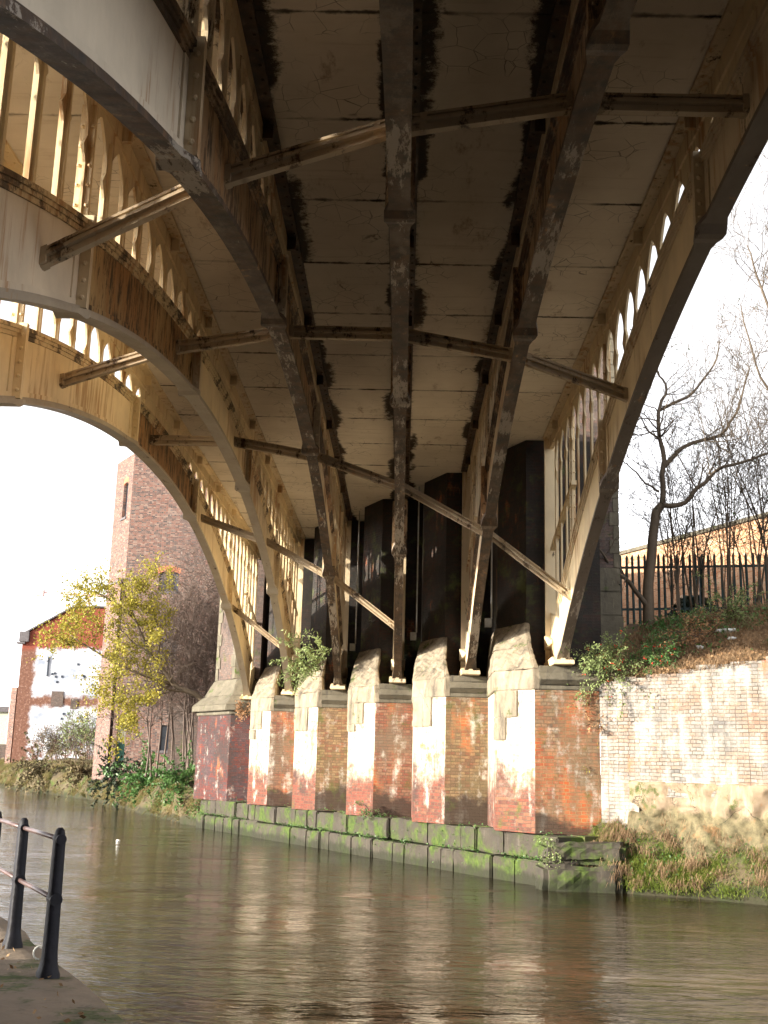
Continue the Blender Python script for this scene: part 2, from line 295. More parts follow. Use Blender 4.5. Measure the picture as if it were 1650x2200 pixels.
M['grass'] = vegmat('green_and_straw_grass', [(0.3, (0.05, 0.09, 0.012)), (0.45, (0.10, 0.14, 0.02)), (0.58, (0.20, 0.13, 0.06)), (0.75, (0.30, 0.22, 0.12))], 0.9, 0.8, trans=0.2)
M['straw'] = vegmat('pinkish_straw', [(0.3, (0.10, 0.06, 0.03)), (0.5, (0.22, 0.14, 0.08)), (0.7, (0.34, 0.24, 0.14))], 2, 0.85, trans=0.2)
M['moss_grass'] = vegmat('moss_green_grass', [(0.3, (0.06, 0.10, 0.012)), (0.5, (0.12, 0.17, 0.02)), (0.7, (0.20, 0.22, 0.04))], 1.5, 0.8, trans=0.2)
M['litter_leaf'] = vegmat('fallen_leaves', [(0.3, (0.14, 0.08, 0.04)), (0.5, (0.30, 0.18, 0.09)), (0.7, (0.46, 0.31, 0.17))], 2, 0.8)
M['dry'] = vegmat('dry_straw', [(0.3, (0.20, 0.10, 0.05)), (0.7, (0.42, 0.24, 0.12))], 5, 0.9)
M['mute'] = vegmat('muted_brown_scrub', [(0.3, (0.08, 0.07, 0.035)), (0.5, (0.14, 0.12, 0.06)), (0.7, (0.22, 0.16, 0.10))], 2, 0.9)
M['berry'] = simple('red_berries', (0.65, 0.05, 0.02), 0.4)
M['soil'] = stone('mossy_earth', (0.09, 0.07, 0.04), moss=0.6, soot=0.4, pale=0.0, cracks=0.0, wet=0.12)
M['soil2'] = stone('leafy_earth', (0.15, 0.10, 0.055), moss=0.35, soot=0.3, pale=0.1, cracks=0.0)
M['black_iron'] = simple('black_gloss_paint', (0.008, 0.008, 0.013), 0.6, 0.3, 0.5, 14, 0.4)
M['rail_iron'] = simple('worn_rail_paint', (0.10, 0.06, 0.055), 0.35, 0.5, 0.4, 12, 0.1)
M['fence'] = simple('dark_green_fence_paint', (0.022, 0.05, 0.05), 0.55, 0.4, 0.4, 8)
M['slate'] = simple('grey_slate', (0.10, 0.09, 0.095), 0.7)
M['glass'] = simple('dusty_window_glass', (0.02, 0.028, 0.04), 0.3, 0.6, 0.2, 3)
M['frame'] = simple('dark_window_bars', (0.03, 0.04, 0.06), 0.6)
M['greenpaint'] = simple('green_door_paint', (0.02, 0.10, 0.07), 0.5)
M['palepaint'] = simple('pale_board_paint', (0.45, 0.45, 0.34), 0.8)
M['white_plastic_and_sky_pane'] = simple('white_plastic_and_sky_pane', (0.75, 0.75, 0.72), 0.4, 0.5, 0.1)
M['rope'] = simple('pale_grey_steel', (0.50, 0.50, 0.46), 0.5)
M['crane'] = simple('faded_crane_paint', (0.62, 0.42, 0.40), 0.6)
M['pipe'] = simple('galvanised_pipe', (0.30, 0.29, 0.26), 0.5)

# ------------------------------------------------------------------ mesh helpers
class MB:
    def __init__(s): s.v = []; s.f = []
    def poly(s, pts):
        b = len(s.v); s.v += [tuple(p) for p in pts]; s.f.append(tuple(range(b, b + len(pts)))); return s
    def prism(s, base, top, capb=True, capt=True):
        n = len(base); b = len(s.v); s.v += [tuple(p) for p in base] + [tuple(p) for p in top]
        for i in range(n):
            j = (i + 1) % n; s.f.append((b + i, b + j, b + n + j, b + n + i))
        if capb: s.f.append(tuple(b + i for i in reversed(range(n))))
        if capt: s.f.append(tuple(b + n + i for i in range(n)))
        return s
    def box(s, x0, x1, y0, y1, z0, z1):
        return s.prism([(x0, y0, z0), (x1, y0, z0), (x1, y1, z0), (x0, y1, z0)], [(x0, y0, z1), (x1, y0, z1), (x1, y1, z1), (x0, y1, z1)])
    def foot(s, pts, z0, z1, pts2=None):   # vertical prism on a plan outline
        pts2 = pts2 or pts
        return s.prism([(x, y, z0) for x, y in pts], [(x, y, z1) for x, y in pts2])
    def tube(s, pts, rad, n=6, cap=True):
        pts = [Vector(p) for p in pts]
        if isinstance(rad, (int, float)): rad = [rad] * len(pts)
        b = len(s.v); up = None
        for i, p in enumerate(pts):
            d = (pts[min(i + 1, len(pts) - 1)] - pts[max(i - 1, 0)])
            if d.length < 1e-9: d = Vector((0, 0, 1))
            d.normalize()
            if up is None: up = Vector((0, 0, 1)) if abs(d.z) < 0.9 else Vector((1, 0, 0))
            a = d.cross(up); a = a.normalized() if a.length > 1e-6 else Vector((1, 0, 0)); c = a.cross(d); up = c
            for k in range(n):
                t = 2 * math.pi * k / n; q = p + (a * math.cos(t) + c * math.sin(t)) * rad[i]; s.v.append(tuple(q))
        for i in range(len(pts) - 1):
            for k in range(n):
                k2 = (k + 1) % n; s.f.append((b + i * n + k, b + i * n + k2, b + (i + 1) * n + k2, b + (i + 1) * n + k))
        if cap:
            s.f.append(tuple(b + k for k in reversed(range(n)))); e = b + (len(pts) - 1) * n; s.f.append(tuple(e + k for k in range(n)))
        return s
    def dome(s, c, ax, r, h, n=6):        # rivet or bolt head pointing along ax
        c = Vector(c); ax = Vector(ax).normalized(); u = ax.orthogonal().normalized(); w = ax.cross(u)
        r0 = [c + (u * math.cos(2 * math.pi * k / n) + w * math.sin(2 * math.pi * k / n)) * r for k in range(n)]
        r1 = [p + ax * h * 0.7 - (p - c) * 0.3 for p in r0]
        b = len(s.v); s.v += [tuple(p) for p in r0] + [tuple(p) for p in r1] + [tuple(c + ax * h)]
        for k in range(n):
            k2 = (k + 1) % n; s.f.append((b + k, b + k2, b + n + k2, b + n + k)); s.f.append((b + n + k, b + n + k2, b + 2 * n))
        return s
    def build(s, name, mat, parent=None, smooth=False, uv=True, bevel=0.0, rough=0.0):
        me = bpy.data.meshes.new(name)
        off = Vector((0, 0, 0))
        if parent is not None: off = wloc(parent)
        me.from_pydata([(x - off.x, y - off.y, z - off.z) for x, y, z in s.v], [], s.f)
        me.materials.append(M[mat] if isinstance(mat, str) else mat)
        if bevel:
            bm = bmesh.new(); bm.from_mesh(me)
            bmesh.ops.bevel(bm, geom=[e for e in bm.edges if e.calc_length() > bevel * 3], offset=bevel, segments=2, affect='EDGES', clamp_overlap=True)
            bm.to_mesh(me); bm.free()
        if rough:
            bm = bmesh.new(); bm.from_mesh(me)
            for _ in range(3):
                es = [e for e in bm.edges if e.calc_length() > 0.16]
                if es: bmesh.ops.subdivide_edges(bm, edges=es, cuts=1, use_grid_fill=True)
            bm.normal_update()
            for v in bm.verts:
                w = v.co + off; k = mnoise.fractal(w * 2.3, 1.0, 2.0, 5) * 0.7 + mnoise.fractal(w * 9.0, 1.0, 2.0, 3) * 0.35
                v.co += v.normal * (k * rough)
            bmesh.ops.triangulate(bm, faces=[f for f in bm.faces if len(f.verts) > 4])
            bm.to_mesh(me); bm.free()
        if uv: uvbox(me, off)
        if smooth: me.shade_smooth()
        o = bpy.data.objects.new(name, me); COL.objects.link(o)
        if parent is not None: o.parent = parent
        return o

WL = {}
def wloc(o):
    v = Vector((0, 0, 0))
    while o is not None: v += o.location; o = o.parent
    return v

def uvbox(me, off):
    n = len(me.loops)
    if n == 0: return
    co = np.empty(len(me.vertices) * 3, np.float32); me.vertices.foreach_get('co', co); co = co.reshape(-1, 3) + np.array(off, np.float32)
    li = np.empty(n, np.int32); me.loops.foreach_get('vertex_index', li)
    pn = np.empty(len(me.polygons) * 3, np.float32); me.polygons.foreach_get('normal', pn); pn = pn.reshape(-1, 3)
    lt = np.empty(len(me.polygons), np.int32); me.polygons.foreach_get('loop_total', lt)
    nn = np.repeat(pn, lt, axis=0); p = co[li]
    h = np.hypot(nn[:, 0], nn[:, 1]); flat = h < 0.5
    hx = np.where(flat, 0, nn[:, 0] / np.maximum(h, 1e-6)); hy = np.where(flat, 1, nn[:, 1] / np.maximum(h, 1e-6))
    u = -hy * p[:, 0] + hx * p[:, 1]; v = np.where(flat, p[:, 1], p[:, 2])
    lay = me.uv_layers.new(name='uv'); lay.data.foreach_set('uv', np.stack([u, v], 1).astype(np.float32).ravel())

def empty(name, loc, label, cat, group=None):
    o = bpy.data.objects.new(name, None); COL.objects.link(o); o.location = loc; o.empty_display_size = 0.3
    o['label'] = label; o['category'] = cat
    if group: o['group'] = group
    return o
def tag(o, label, cat, group=None, kind=None):
    o['label'] = label; o['category'] = cat
    if group: o['group'] = group
    if kind: o['kind'] = kind
    return o
def structure(o, label, cat='ground'):
    o['kind'] = 'structure'; o['label'] = label; o['category'] = cat; return o
def kids(o): return [c for c in bpy.data.objects if c.parent == o]
def copy_tree(o, parent=None):
    c = o.copy(); COL.objects.link(c); c.parent = parent
    for ch in kids(o): copy_tree(ch, c)
    return c

def frac(x, y, s=1.0, o=4, seed=0.0): return mnoise.fractal(Vector((x * s + seed, y * s - seed, seed * 0.37)), 1.0, 2.0, o)

# ------------------------------------------------------------------ ground, water
WZ = -0.25
wb = MB(); wb.poly([(-400, -60, WZ), (120, -60, WZ), (120, 400, WZ), (-400, 400, WZ)])
structure(wb.build('canal_water', 'water'), 'brown rippled canal water reflecting the piers', 'water')

FAR = [(60, -5), (14, 16), (9.5, 19.3), (6.6, 21.3), (5.4, 22.1), (4.2, 22.7), (2.95, 23.6), (-7.55, 42.4), (-9.8, 48.1), (-11.9, 52.9), (-15.4, 61.7), (-18.2, 68), (-24, 78), (-33, 95), (-60, 140), (-130, 230)]
def resample(pl, step):
    out = []
    for (x0, y0), (x1, y1) in zip(pl, pl[1:]):
        n = max(1, int(math.hypot(x1 - x0, y1 - y0) / step))
        for i in range(n): out.append((x0 + (x1 - x0) * i / n, y0 + (y1 - y0) * i / n))
    out.append(pl[-1]); return out
def bank(name, pl, prof, step, mat, label, amp=0.18, side=1):
    P = resample(pl, step); g = MB(); n = len(prof)
    for i, (x, y) in enumerate(P):
        a = P[max(0, i - 1)]; b = P[min(len(P) - 1, i + 1)]; dx, dy = b[0] - a[0], b[1] - a[1]; l = math.hypot(dx, dy) or 1
        nx, ny = dy / l * side, -dx / l * side
        for j, (o, z) in enumerate(prof):
            k = amp * min(1, j * 0.6)
            px, py = x + nx * o, y + ny * o
            e = frac(px, py, 0.9, 4, 3.0 + j * 0.3)
            g.v.append((px + nx * e * k, py + ny * e * k, z + frac(px, py, 1.3, 4, 8.0) * k))
    for i in range(len(P) - 1):
        for j in range(n - 1):
            a = i * n + j; g.f.append((a, a + n, a + n + 1, a + 1))
    o = g.build(name, mat, smooth=True); structure(o, label); return o, P
# far bank beyond the abutment (left of the picture)
lp = FAR[7:]
LB, LBP = bank('mossy_bank', lp, [(-0.05, -0.8), (0.0, -0.1), (0.25, 0.45), (0.7, 1.0), (1.4, 1.35), (2.4, 1.6), (4.5, 1.75), (9, 1.8)], 0.45, 'soil', 'mossy earth bank along the water left of the abutment', 0.7, 1)
rp = FAR[0:7]
RB, RBP = bank('grassy_bank', rp, [(-0.05, -0.8), (0.0, -0.15), (0.2, 0.2), (0.6, 0.55), (0.95, 0.92), (1.35, 1.2), (1.9, 1.35), (3.2, 1.35)], 0.3, 'soil', 'grassy earth bank at the water below the pale brick wall', 0.22, 1)

# far ground as one sheet to the horizon
gs = MB()
gx = [(60, 5), (14, 20), (8, 25), (4.5, 26.5), (-4.5, 43.3), (-7.2, 49.5), (-12, 63.5), (-15.5, 69.5), (-21, 80), (-30, 97), (-56, 143), (-126, 236), (-500, 1500), (1500, 1500), (1500, 5)]
gs.poly([(x, y, 1.7) for x, y in reversed(gx)])
structure(gs.build('ground', 'soil2'), 'flat waste ground behind the canal bank')

# towpath on the near bank
TE = [(30, -48.5), (0.0, 4.62), (-1.70, 7.69), (-2.02, 8.37), (-2.51, 9.35), (-2.80, 9.94), (-3.16, 10.62), (-3.54, 11.37), (-4.2, 12.55), (-9.0, 21.1), (-20, 40.7), (-36, 69), (-60, 105), (-150, 220)]
tp = MB()
P = resample(TE[:8], 0.35) + resample(TE[8:], 0.8)
rows = [(0.0, -0.9), (0.0, 0.28), (-0.05, 0.345), (-0.32, 0.35), (-0.62, 0.352), (-0.9, 0.35), (-1.4, 0.35), (-2.6, 0.35), (-5, 0.35)]
for i, (x, y) in enumerate(P):
    jit = 0.05 * frac(x, y, 3.0, 3, 4.0)
    for j, (o, z) in enumerate(rows):
        oo = o + (jit if j < 3 else 0)
        tp.v.append((x + oo * 0.873, y + oo * 0.487, z + (0.02 * frac(x + o, y, 2.0, 3, 2.0) if j > 0 else 0)))
n = len(rows)
for i in range(len(P) - 1):
    for j in range(n - 1):
        a = i * n + j; tp.f.append((a, a + 1, a + n + 1, a + n))
structure(tp.build('towpath', 'coping', smooth=True), 'mossy worn stone towpath edge beside the railing', 'path')
ng = MB(); ng.poly([(-4, -1, 0.33), (26, -53, 0.33), (-500, -53, 0.33), (-500, 210, 0.33), (-154, 217, 0.33), (-64, 102, 0.33), (-13, 18.8, 0.33)])
structure(ng.build('near_ground', 'soil2'), 'flat ground behind the towpath')

# ------------------------------------------------------------------ the abutment
A0 = (2.77, 23.98)
def Ak(k): return (A0[0] - 1.745 * k, A0[1] + 3.13 * k)
U2 = (-0.487, 0.873)     # along the canal, away from camera
def make_abutment():
    root = empty('bridge_abutment', (A0[0], A0[1], 0), 'stepped brick and stone abutment with six buttresses across the water', 'abutment')
    # plinth: two courses of individual stones along the canal line
    def course(z0, z1, out, s0, s1, nm):
        q = MB(); s = s0; rr = random.Random(int(z0 * 100) + 50)
        while s < s1:
            L = min(rr.choice([0.6, 0.85, 1.1, 1.5, 1.9]), s1 - s); j = rr.uniform(-0.03, 0.04)
            if s1 - s - L < 0.3: L = s1 - s
            a, b = s + 0.008, s + L - 0.008
            nx, ny = -0.873, -0.487
            def pt(t, o): return (A0[0] + U2[0] * t + nx * o, A0[1] + U2[1] * t + ny * o)
            zt = z1 + rr.uniform(-0.05, 0.01)
            q.foot([pt(a, out + j), pt(b, out + j + rr.uniform(-0.015, 0.015)), pt(b, -0.95), pt(a, -0.95)], z0, zt)
            s += L
        return q.build(nm, 'plinth', root, bevel=0.03, rough=0.035)
    course(-0.9, 0.24, 0.17, -1.0, 20.35, 'lower_plinth')
    course(0.248, 0.76, 0.07, -0.85, 20.3, 'upper_plinth')
    fill = MB(); a = Ak(-0.25); b = Ak(5.66)
    fill.foot([(a[0] + 0.5, a[1] + 0.3), (b[0] + 0.5, b[1] + 0.3), (b[0] + 4, b[1] + 2), (a[0] + 4, a[1] + 2)], -0.8, 0.735)
    fill.build('plinth_ledge', 'soil', root)
    # big worn boulder-like end stone by the right bank
    q = MB(); q.foot([(2.75, 23.35), (2.95, 22.95), (4.35, 22.75), (4.6, 23.5), (4.3, 24.3), (2.9, 24.1)], 0.24, 0.66); es = q.build('end_stone', 'plinth', root, bevel=0.10, rough=0.12)
    q = MB(); q.foot([(2.7, 23.3), (2.8, 22.75), (4.2, 22.6), (4.45, 23.0), (4.4, 24.2), (2.9, 24.1)], -0.9, 0.23); q.build('foundation_stone', 'plinth', root, bevel=0.09, rough=0.12)
    for k in range(6):
        A = Ak(k); B = (A[0] - 0.74, A[1] + 0.9)
        if k == 5: B = (-7.46, 41.72)
        ex = A[0] + (1.35 if k == 0 else 1.62)
        U = (A[0] + 0.02, A[1] + 1.75); UB = (U[0] - 0.57, U[1] + 1.13)
        if k == 5: UB = (-7.0, 42.9); 
        bt = empty_part('buttress', root, (A[0], A[1], 0.7))
        # canal side strip and front face as separately finished brick faces of one pier
        s = MB(); s.foot([(A[0], A[1] + 0.003), B, (B[0], B[1] + 2.6), (A[0], A[1] + 2.6)], 0.742, 3.665)
        s.build('canal_face', 'brick_end' if k == 5 else 'brick_strip', bt)
        s = MB(); s.foot([(A[0], A[1]), (A[0] + 0.001, A[1] + 2.6), (ex, A[1] + 2.6), (ex, A[1])], 0.74, 3.66)
        s.build('front_face', ['brick_front', 'brick_front_tan', 'brick_front_red', 'brick_front_tan', 'brick_front_red', 'brick_end'][k], bt)
        # moulded ledge that carries the rib
        s = MB(); x0 = A[0] + 0.09
        s.foot([(x0, A[1] - 0.03), (x0, A[1] + 1.9), (ex, A[1] + 1.9), (ex, A[1] - 0.03)], 3.662, 3.76)
        s.foot([(x0, A[1] - 0.03), (x0, A[1] + 1.9), (ex, A[1] + 1.9), (ex, A[1] - 0.03)], 3.762, 3.86, [(x0, A[1] - 0.14), (x0, A[1] + 1.9), (ex, A[1] + 1.9), (ex, A[1] - 0.14)])
        s.foot([(x0, A[1] - 0.14), (x0, A[1] + 1.9), (ex, A[1] + 1.9), (ex, A[1] - 0.14)], 3.862, 4.02, [(x0, A[1] - 0.06), (x0, A[1] + 1.9), (ex, A[1] + 1.9), (ex, A[1] - 0.06)])
        s.foot([(x0, A[1] + 0.0), (x0, A[1] + 1.9), (ex, A[1] + 1.9), (ex, A[1] + 0.0)], 4.022, 4.17)
        s.build('stone_ledge', 'stone_dark', bt, bevel=0.015, rough=0.018)
        # sloping stone weathering at the corner
        if k < 5:
            lo = [(A[0] + 0.11, A[1] - 0.035), (A[0] - 0.035, A[1] - 0.035), (B[0] - 0.045, B[1] - 0.01), (B[0] - 0.045, B[1] + 2.7), (A[0] + 0.11, A[1] + 2.7)]
            md = [(A[0] + 0.10, A[1] + 0.02), (A[0] - 0.02, A[1] + 0.02), (B[0] - 0.035, B[1] + 0.03), (B[0] - 0.035, B[1] + 2.7), (A[0] + 0.10, A[1] + 2.7)]
            mc = [(A[0] + 0.03, A[1] + 0.75), (A[0] - 0.04, A[1] + 0.75), (B[0] + 0.02, B[1] + 0.68), (B[0] + 0.02, B[1] + 2.7), (A[0] + 0.03, A[1] + 2.7)]
            hi = [(U[0] + 0.06, U[1] - 0.04), (U[0] - 0.04, U[1] - 0.04), (UB[0] - 0.04, UB[1] - 0.04), (UB[0] - 0.04, UB[1] + 1.6), (U[0] + 0.06, U[1] + 1.6)]
            s = MB(); z = 3.67; s.foot(lo, 3.5, 4.12, md) if False else s.foot(lo, z, 4.10, md)
            s.foot(md, 4.10, 4.62, mc); s.foot(mc, 4.62, 5.28, hi)
            # stone hanging lower down the canal face
            w0 = 0.02
            def sp(t, o): return (A[0] + (B[0] - A[0]) * t - 0.773 * o, A[1] + (B[1] - A[1]) * t - 0.635 * o)
            s.foot([sp(0.42, 0.035), sp(1.03, 0.035), sp(1.03, -0.1), sp(0.42, -0.1)], 3.1 - 0.12 * (k % 2), 3.672)
            if k % 2 == 0: s.foot([sp(0.72, 0.036), sp(1.035, 0.036), sp(1.035, -0.1), sp(0.72, -0.1)], 2.62 + 0.15 * (k % 3), 3.1)
            s.build('springer_stone', 'stone', bt, bevel=0.015, rough=0.035)
        else:
            # moulded cornice and flared stone cap of the end pier
            o1 = [(A[0] + 1.5, A[1] - 0.06), (A[0] - 0.05, A[1] - 0.06), (B[0] - 0.07, B[1] - 0.02), (B[0] - 0.07, B[1] + 2), (A[0] + 1.5, A[1] + 2.5)]
            o2 = [(A[0] + 1.5, A[1] - 0.22), (A[0] - 0.16, A[1] - 0.22), (B[0] - 0.24, B[1] - 0.10), (B[0] - 0.24, B[1] + 2), (A[0] + 1.5, A[1] + 2.5)]
            o25 = [(A[0] + 1.0, A[1] + 0.4), (A[0] - 0.05, A[1] + 0.4), (B[0] + 0.12, B[1] + 0.25), (B[0] + 0.12, B[1] + 2), (A[0] + 1.0, A[1] + 2.5)]
            o3 = [(A[0] + 0.6, A[1] + 1.0), (A[0] + 0.0, A[1] + 1.0), (B[0] + 0.42, B[1] + 0.6), (B[0] + 0.42, B[1] + 2), (A[0] + 0.6, A[1] + 2.6)]
            s = MB(); s.foot(o1, 3.67, 3.80); s.foot(o2, 3.80, 4.00); s.foot(o2, 4.0, 4.35, o25); s.foot(o25, 4.35, 4.98, o3)
            s.build('cornice_cap', 'stone_dark', bt, bevel=0.02, rough=0.02)
            s = MB(); sh = [(A[0] + 0.8, A[1] + 1.06), (A[0] - 0.08, A[1] + 1.06), (B[0] + 0.46, B[1] + 0.62), (B[0] + 0.46, B[1] + 3), (A[0] + 0.8, A[1] + 3.2)]
            s.foot(sh, 4.98, 12.0); s.build('end_pilaster', 'brick_pilaster', bt)
            s = MB(); s9 = MB(); zz = 4.99; i = 0
            while zz < 11.5:
                w = 0.42 if i % 2 else 0.26
                def dx(p, q, o):
                    l = math.hypot(q[0] - p[0], q[1] - p[1]); return (p[0] + (q[0] - p[0]) * o / l, p[1] + (q[1] - p[1]) * o / l)
                a_, b_, c_ = sh[1], sh[2], sh[0]
                e1 = dx(a_, b_, w); e2 = dx(a_, c_, 0.35)
                s.foot([(e2[0], e2[1] - 0.02), (a_[0] - 0.02, a_[1] - 0.02), (e1[0] - 0.02, e1[1] - 0.02), (a_[0] + 0.1, a_[1] + 0.5)], zz, zz + 0.42)
                e3 = dx(b_, a_, w)
                s9.foot([(e3[0] - 0.02, e3[1] - 0.02), (b_[0] - 0.02, b_[1] - 0.02), (b_[0] - 0.02, b_[1] + 0.4), (b_[0] + 0.3, b_[1] + 0.4)], zz, zz + 0.42)
                zz += 0.43; i += 1
            s.build('quoin', 'stone_dark', bt); s9.build('quoin', 'stone_dark', bt)
        # upper sooty buttress up to the deck
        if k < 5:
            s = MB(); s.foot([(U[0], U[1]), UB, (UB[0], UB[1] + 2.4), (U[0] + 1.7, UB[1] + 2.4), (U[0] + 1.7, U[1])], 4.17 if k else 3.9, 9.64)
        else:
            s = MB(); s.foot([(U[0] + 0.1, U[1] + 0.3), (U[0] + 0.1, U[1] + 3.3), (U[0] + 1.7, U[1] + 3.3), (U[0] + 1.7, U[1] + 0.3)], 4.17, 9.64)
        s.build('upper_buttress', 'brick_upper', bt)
        if k in (1, 2, 0):   # drain pipes in the dark recesses
            px, py = U[0] - 0.72, U[1] + 1.0
            s = MB(); s.tube([(px, py, 9.5), (px, py, 5.5)], 0.022, 6); s.box(px - 0.16, px, py - 0.08, py + 0.1, 5.3, 5.5)
            s.build('drain_pipe', 'pipe', bt)
    # end pilaster on the right hand side, behind the outer rib
    pl = empty_part('pilaster', root, (4.5, 26.5, 3.4))
    s = MB(); s.foot([(3.72, 26.5), (3.72, 29.5), (5.08, 29.5), (5.08, 26.5)], 6.75, 13.0); s.build('shaft', 'brick_pilaster', pl)
    s = MB(); s.foot([(3.66, 26.42), (3.66, 29.5), (5.15, 29.5), (5.15, 26.42)], 3.2, 5.6)
    s.foot([(3.70, 26.46), (3.70, 29.5), (5.11, 29.5), (5.11, 26.46)], 5.607, 6.17); s.foot([(3.71, 26.47), (3.71, 29.5), (5.10, 29.5), (5.10, 26.47)], 6.177, 6.745)
    s.build('stone_base', 'stone_dark', pl, bevel=0.02, rough=0.02)
    s = MB(); zz = 6.76; i = 0
    while zz < 12.8:
        w = 0.22 if i % 2 else 0.13; s.box(5.08 - w, 5.10, 26.48, 26.9, zz, zz + 0.33); zz += 0.34; i += 1
    s.build('quoin', 'stone_dark', pl, bevel=0.01)
    return root
def empty_part(name, parent, loc):
    o = bpy.data.objects.new(name, None); COL.objects.link(o); o.parent = parent; o.location = Vector(loc) - wloc(parent); return o
abut = make_abutment()
# the same abutment stands on the towpath side (behind the camera)
ab2 = copy_tree(abut)
cx, cy = -1.025, 16.3
ab2.location = (2 * cx - A0[0] - 0.40, 2 * cy - A0[1] - 0.22, 0.0); ab2.rotation_euler = (0, 0, math.pi)
ab2['label'] = 'second stepped brick abutment standing behind the towpath on the near bank'

# ------------------------------------------------------------------ the iron bridge
YC, RR, ZC, DECK = 8.5, 32.7, 8.10, 9.65
Y0, Y1 = -7.0, 24.0
JO = [-1.2, 5.25, 11.75, 18.2]
def zb(y): return ZC - RR + math.sqrt(RR * RR - (y - YC) ** 2)
def dep(y): return 0.95 + 0.42 * (abs(y - YC) / 15.5) ** 2
def zt(y): return zb(y) + dep(y)
bridge = empty('iron_arch_bridge', (-1.025, 16.3, 8.0), 'cream painted cast iron arch viaduct spanning the canal overhead', 'bridge')
def frange(a, b, s):
    n = max(1, round((b - a) / s)); return [a + (b - a) * i / n for i in range(n + 1)]
def sweep(mb, X, ys, fx, fz0, fz1):
    """box section swept along the arch; fx gives the half width (or (x0,x1))"""
    b = len(mb.v)
    for y, Y in ys:
        w = fx(y); x0, x1 = (X - w, X + w) if not isinstance(w, tuple) else (X + w[0], X + w[1])
        mb.v += [(x0, Y, fz0(y)), (x1, Y, fz0(y)), (x1, Y, fz1(y)), (x0, Y, fz1(y))]
    n = len(ys)
    for i in range(n - 1):
        for j in range(4):
            j2 = (j + 1) % 4; mb.f.append((b + i * 4 + j, b + i * 4 + j2, b + (i + 1) * 4 + j2, b + (i + 1) * 4 + j))
    mb.f.append((b, b + 3, b + 2, b + 1)); e = b + (n - 1) * 4; mb.f.append((e, e + 1, e + 2, e + 3))
def make_rib(k):
    X, OY = RIBX[k], RIBY[k]
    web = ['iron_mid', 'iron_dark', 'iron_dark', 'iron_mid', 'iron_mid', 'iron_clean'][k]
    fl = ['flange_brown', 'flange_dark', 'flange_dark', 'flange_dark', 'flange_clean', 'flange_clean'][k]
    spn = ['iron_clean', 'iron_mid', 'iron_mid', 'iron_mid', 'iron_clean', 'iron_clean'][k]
    rib = empty_part('arch_rib', bridge, (X, OY + YC, ZC))
    ys = [(y, y + OY) for y in frange(Y0, Y1, 0.2)]
    def near(y):
        d = min(abs(y - j) for j in JO); return d
    def fw(y):
        d = near(y); e = min(abs(y - Y0), abs(y - Y1))
        return (0.118 if -1.2 < y < 11.75 else 0.10) + (0.065 * max(0, 1 - d / 0.32) ** 0.8 if d < 0.32 else 0) + 0.06 * max(0, 1 - e / 0.5)
    m_ = MB()
    fys = sorted(set([y for y, _ in ys] + [j + d for j in JO for d in (-0.32, -0.2, -0.1, -0.05, 0.05, 0.1, 0.2, 0.32)]))
    fys = [(y, y + OY) for y in fys]
    sweep(m_, X, fys, fw, lambda y: zb(y) - (0.05 * max(0, 1 - near(y) / 0.2)), lambda y: zb(y) + 0.06)
    sweep(m_, X, fys, lambda y: fw(y) * 0.62, lambda y: zb(y) + 0.061, lambda y: zb(y) + 0.10)
    m_.build('bottom_flange', fl, rib)
    # web panels with raised frames, one casting per segment
    segs = [Y0] + JO + [Y1]
    for i, (a, b) in enumerate(zip(segs, segs[1:])):
        m_ = MB(); sy = [(y, y + OY) for y in frange(a + 0.001, b - 0.001, 0.2)]
        sweep(m_, X, sy, lambda y: 0.028, lambda y: zb(y) + 0.1005, lambda y: zt(y) - 0.05)
        sweep(m_, X, sy, lambda y: 0.05, lambda y: zb(y) + 0.101, lambda y: zb(y) + 0.17)
        for s0, s1 in ((a + 0.05, a + 0.20), (b - 0.20, b - 0.05)):
            sweep(m_, X, [(y, y + OY) for y in frange(s0, s1, 0.08)], lambda y: 0.048, lambda y: zb(y) + 0.171, lambda y: zt(y) - 0.175)
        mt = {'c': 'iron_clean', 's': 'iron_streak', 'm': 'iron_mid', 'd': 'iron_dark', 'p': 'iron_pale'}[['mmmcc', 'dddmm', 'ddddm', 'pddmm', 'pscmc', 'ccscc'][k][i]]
        m_.build('web_panel', mt, rib); m_ = MB()
        sweep(m_, X, sy, lambda y: 0.052, lambda y: zt(y) - 0.17, lambda y: zt(y) - 0.11)
        sweep(m_, X, sy, lambda y: 0.075, lambda y: zt(y) - 0.109, lambda y: zt(y) - 0.06)
        sweep(m_, X, sy, lambda y: 0.10, lambda y: zt(y) - 0.059, lambda y: zt(y) + 0.0)
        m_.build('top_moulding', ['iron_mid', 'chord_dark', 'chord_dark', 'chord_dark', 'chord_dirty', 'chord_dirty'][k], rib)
    # bolted joint collars
    for j in JO:
        m_ = MB()
        for s in (-1, 1):
            y0, y1 = (j - 0.045, j - 0.003) if s < 0 else (j + 0.003, j + 0.045)
            m_.box(X - 0.165, X + 0.165, y0 + OY, y1 + OY, zb(j) + 0.062, zt(j) + 0.03)
        for s in (-1, 1):
            for i in range(5):
                z = zb(j) + 0.18 + i * (dep(j) - 0.32) / 4
                for xx in (-0.11, 0.11): m_.dome((X + xx, j + OY + s * 0.045, z), (0, s, 0), 0.032, 0.035)
        m_.build('joint_collar', web, rib)
    # pierced spandrel
    m_ = MB(); T = 0.016; pit = 0.81
    ztop = DECK - 0.30
    def wopen(t):    # half width of the opening, t metres below the rail
        if t < 0.10: return 0.0
        if t < 0.62: return 0.345 * math.sin(min(1, (t - 0.10) / 0.50) * math.pi / 2) ** 0.85
        if t < 0.78: return 0.345 - 0.115 * (t - 0.62) / 0.16
        if t < 0.95: return 0.23 + 0.115 * (t - 0.78) / 0.17
        return 0.345
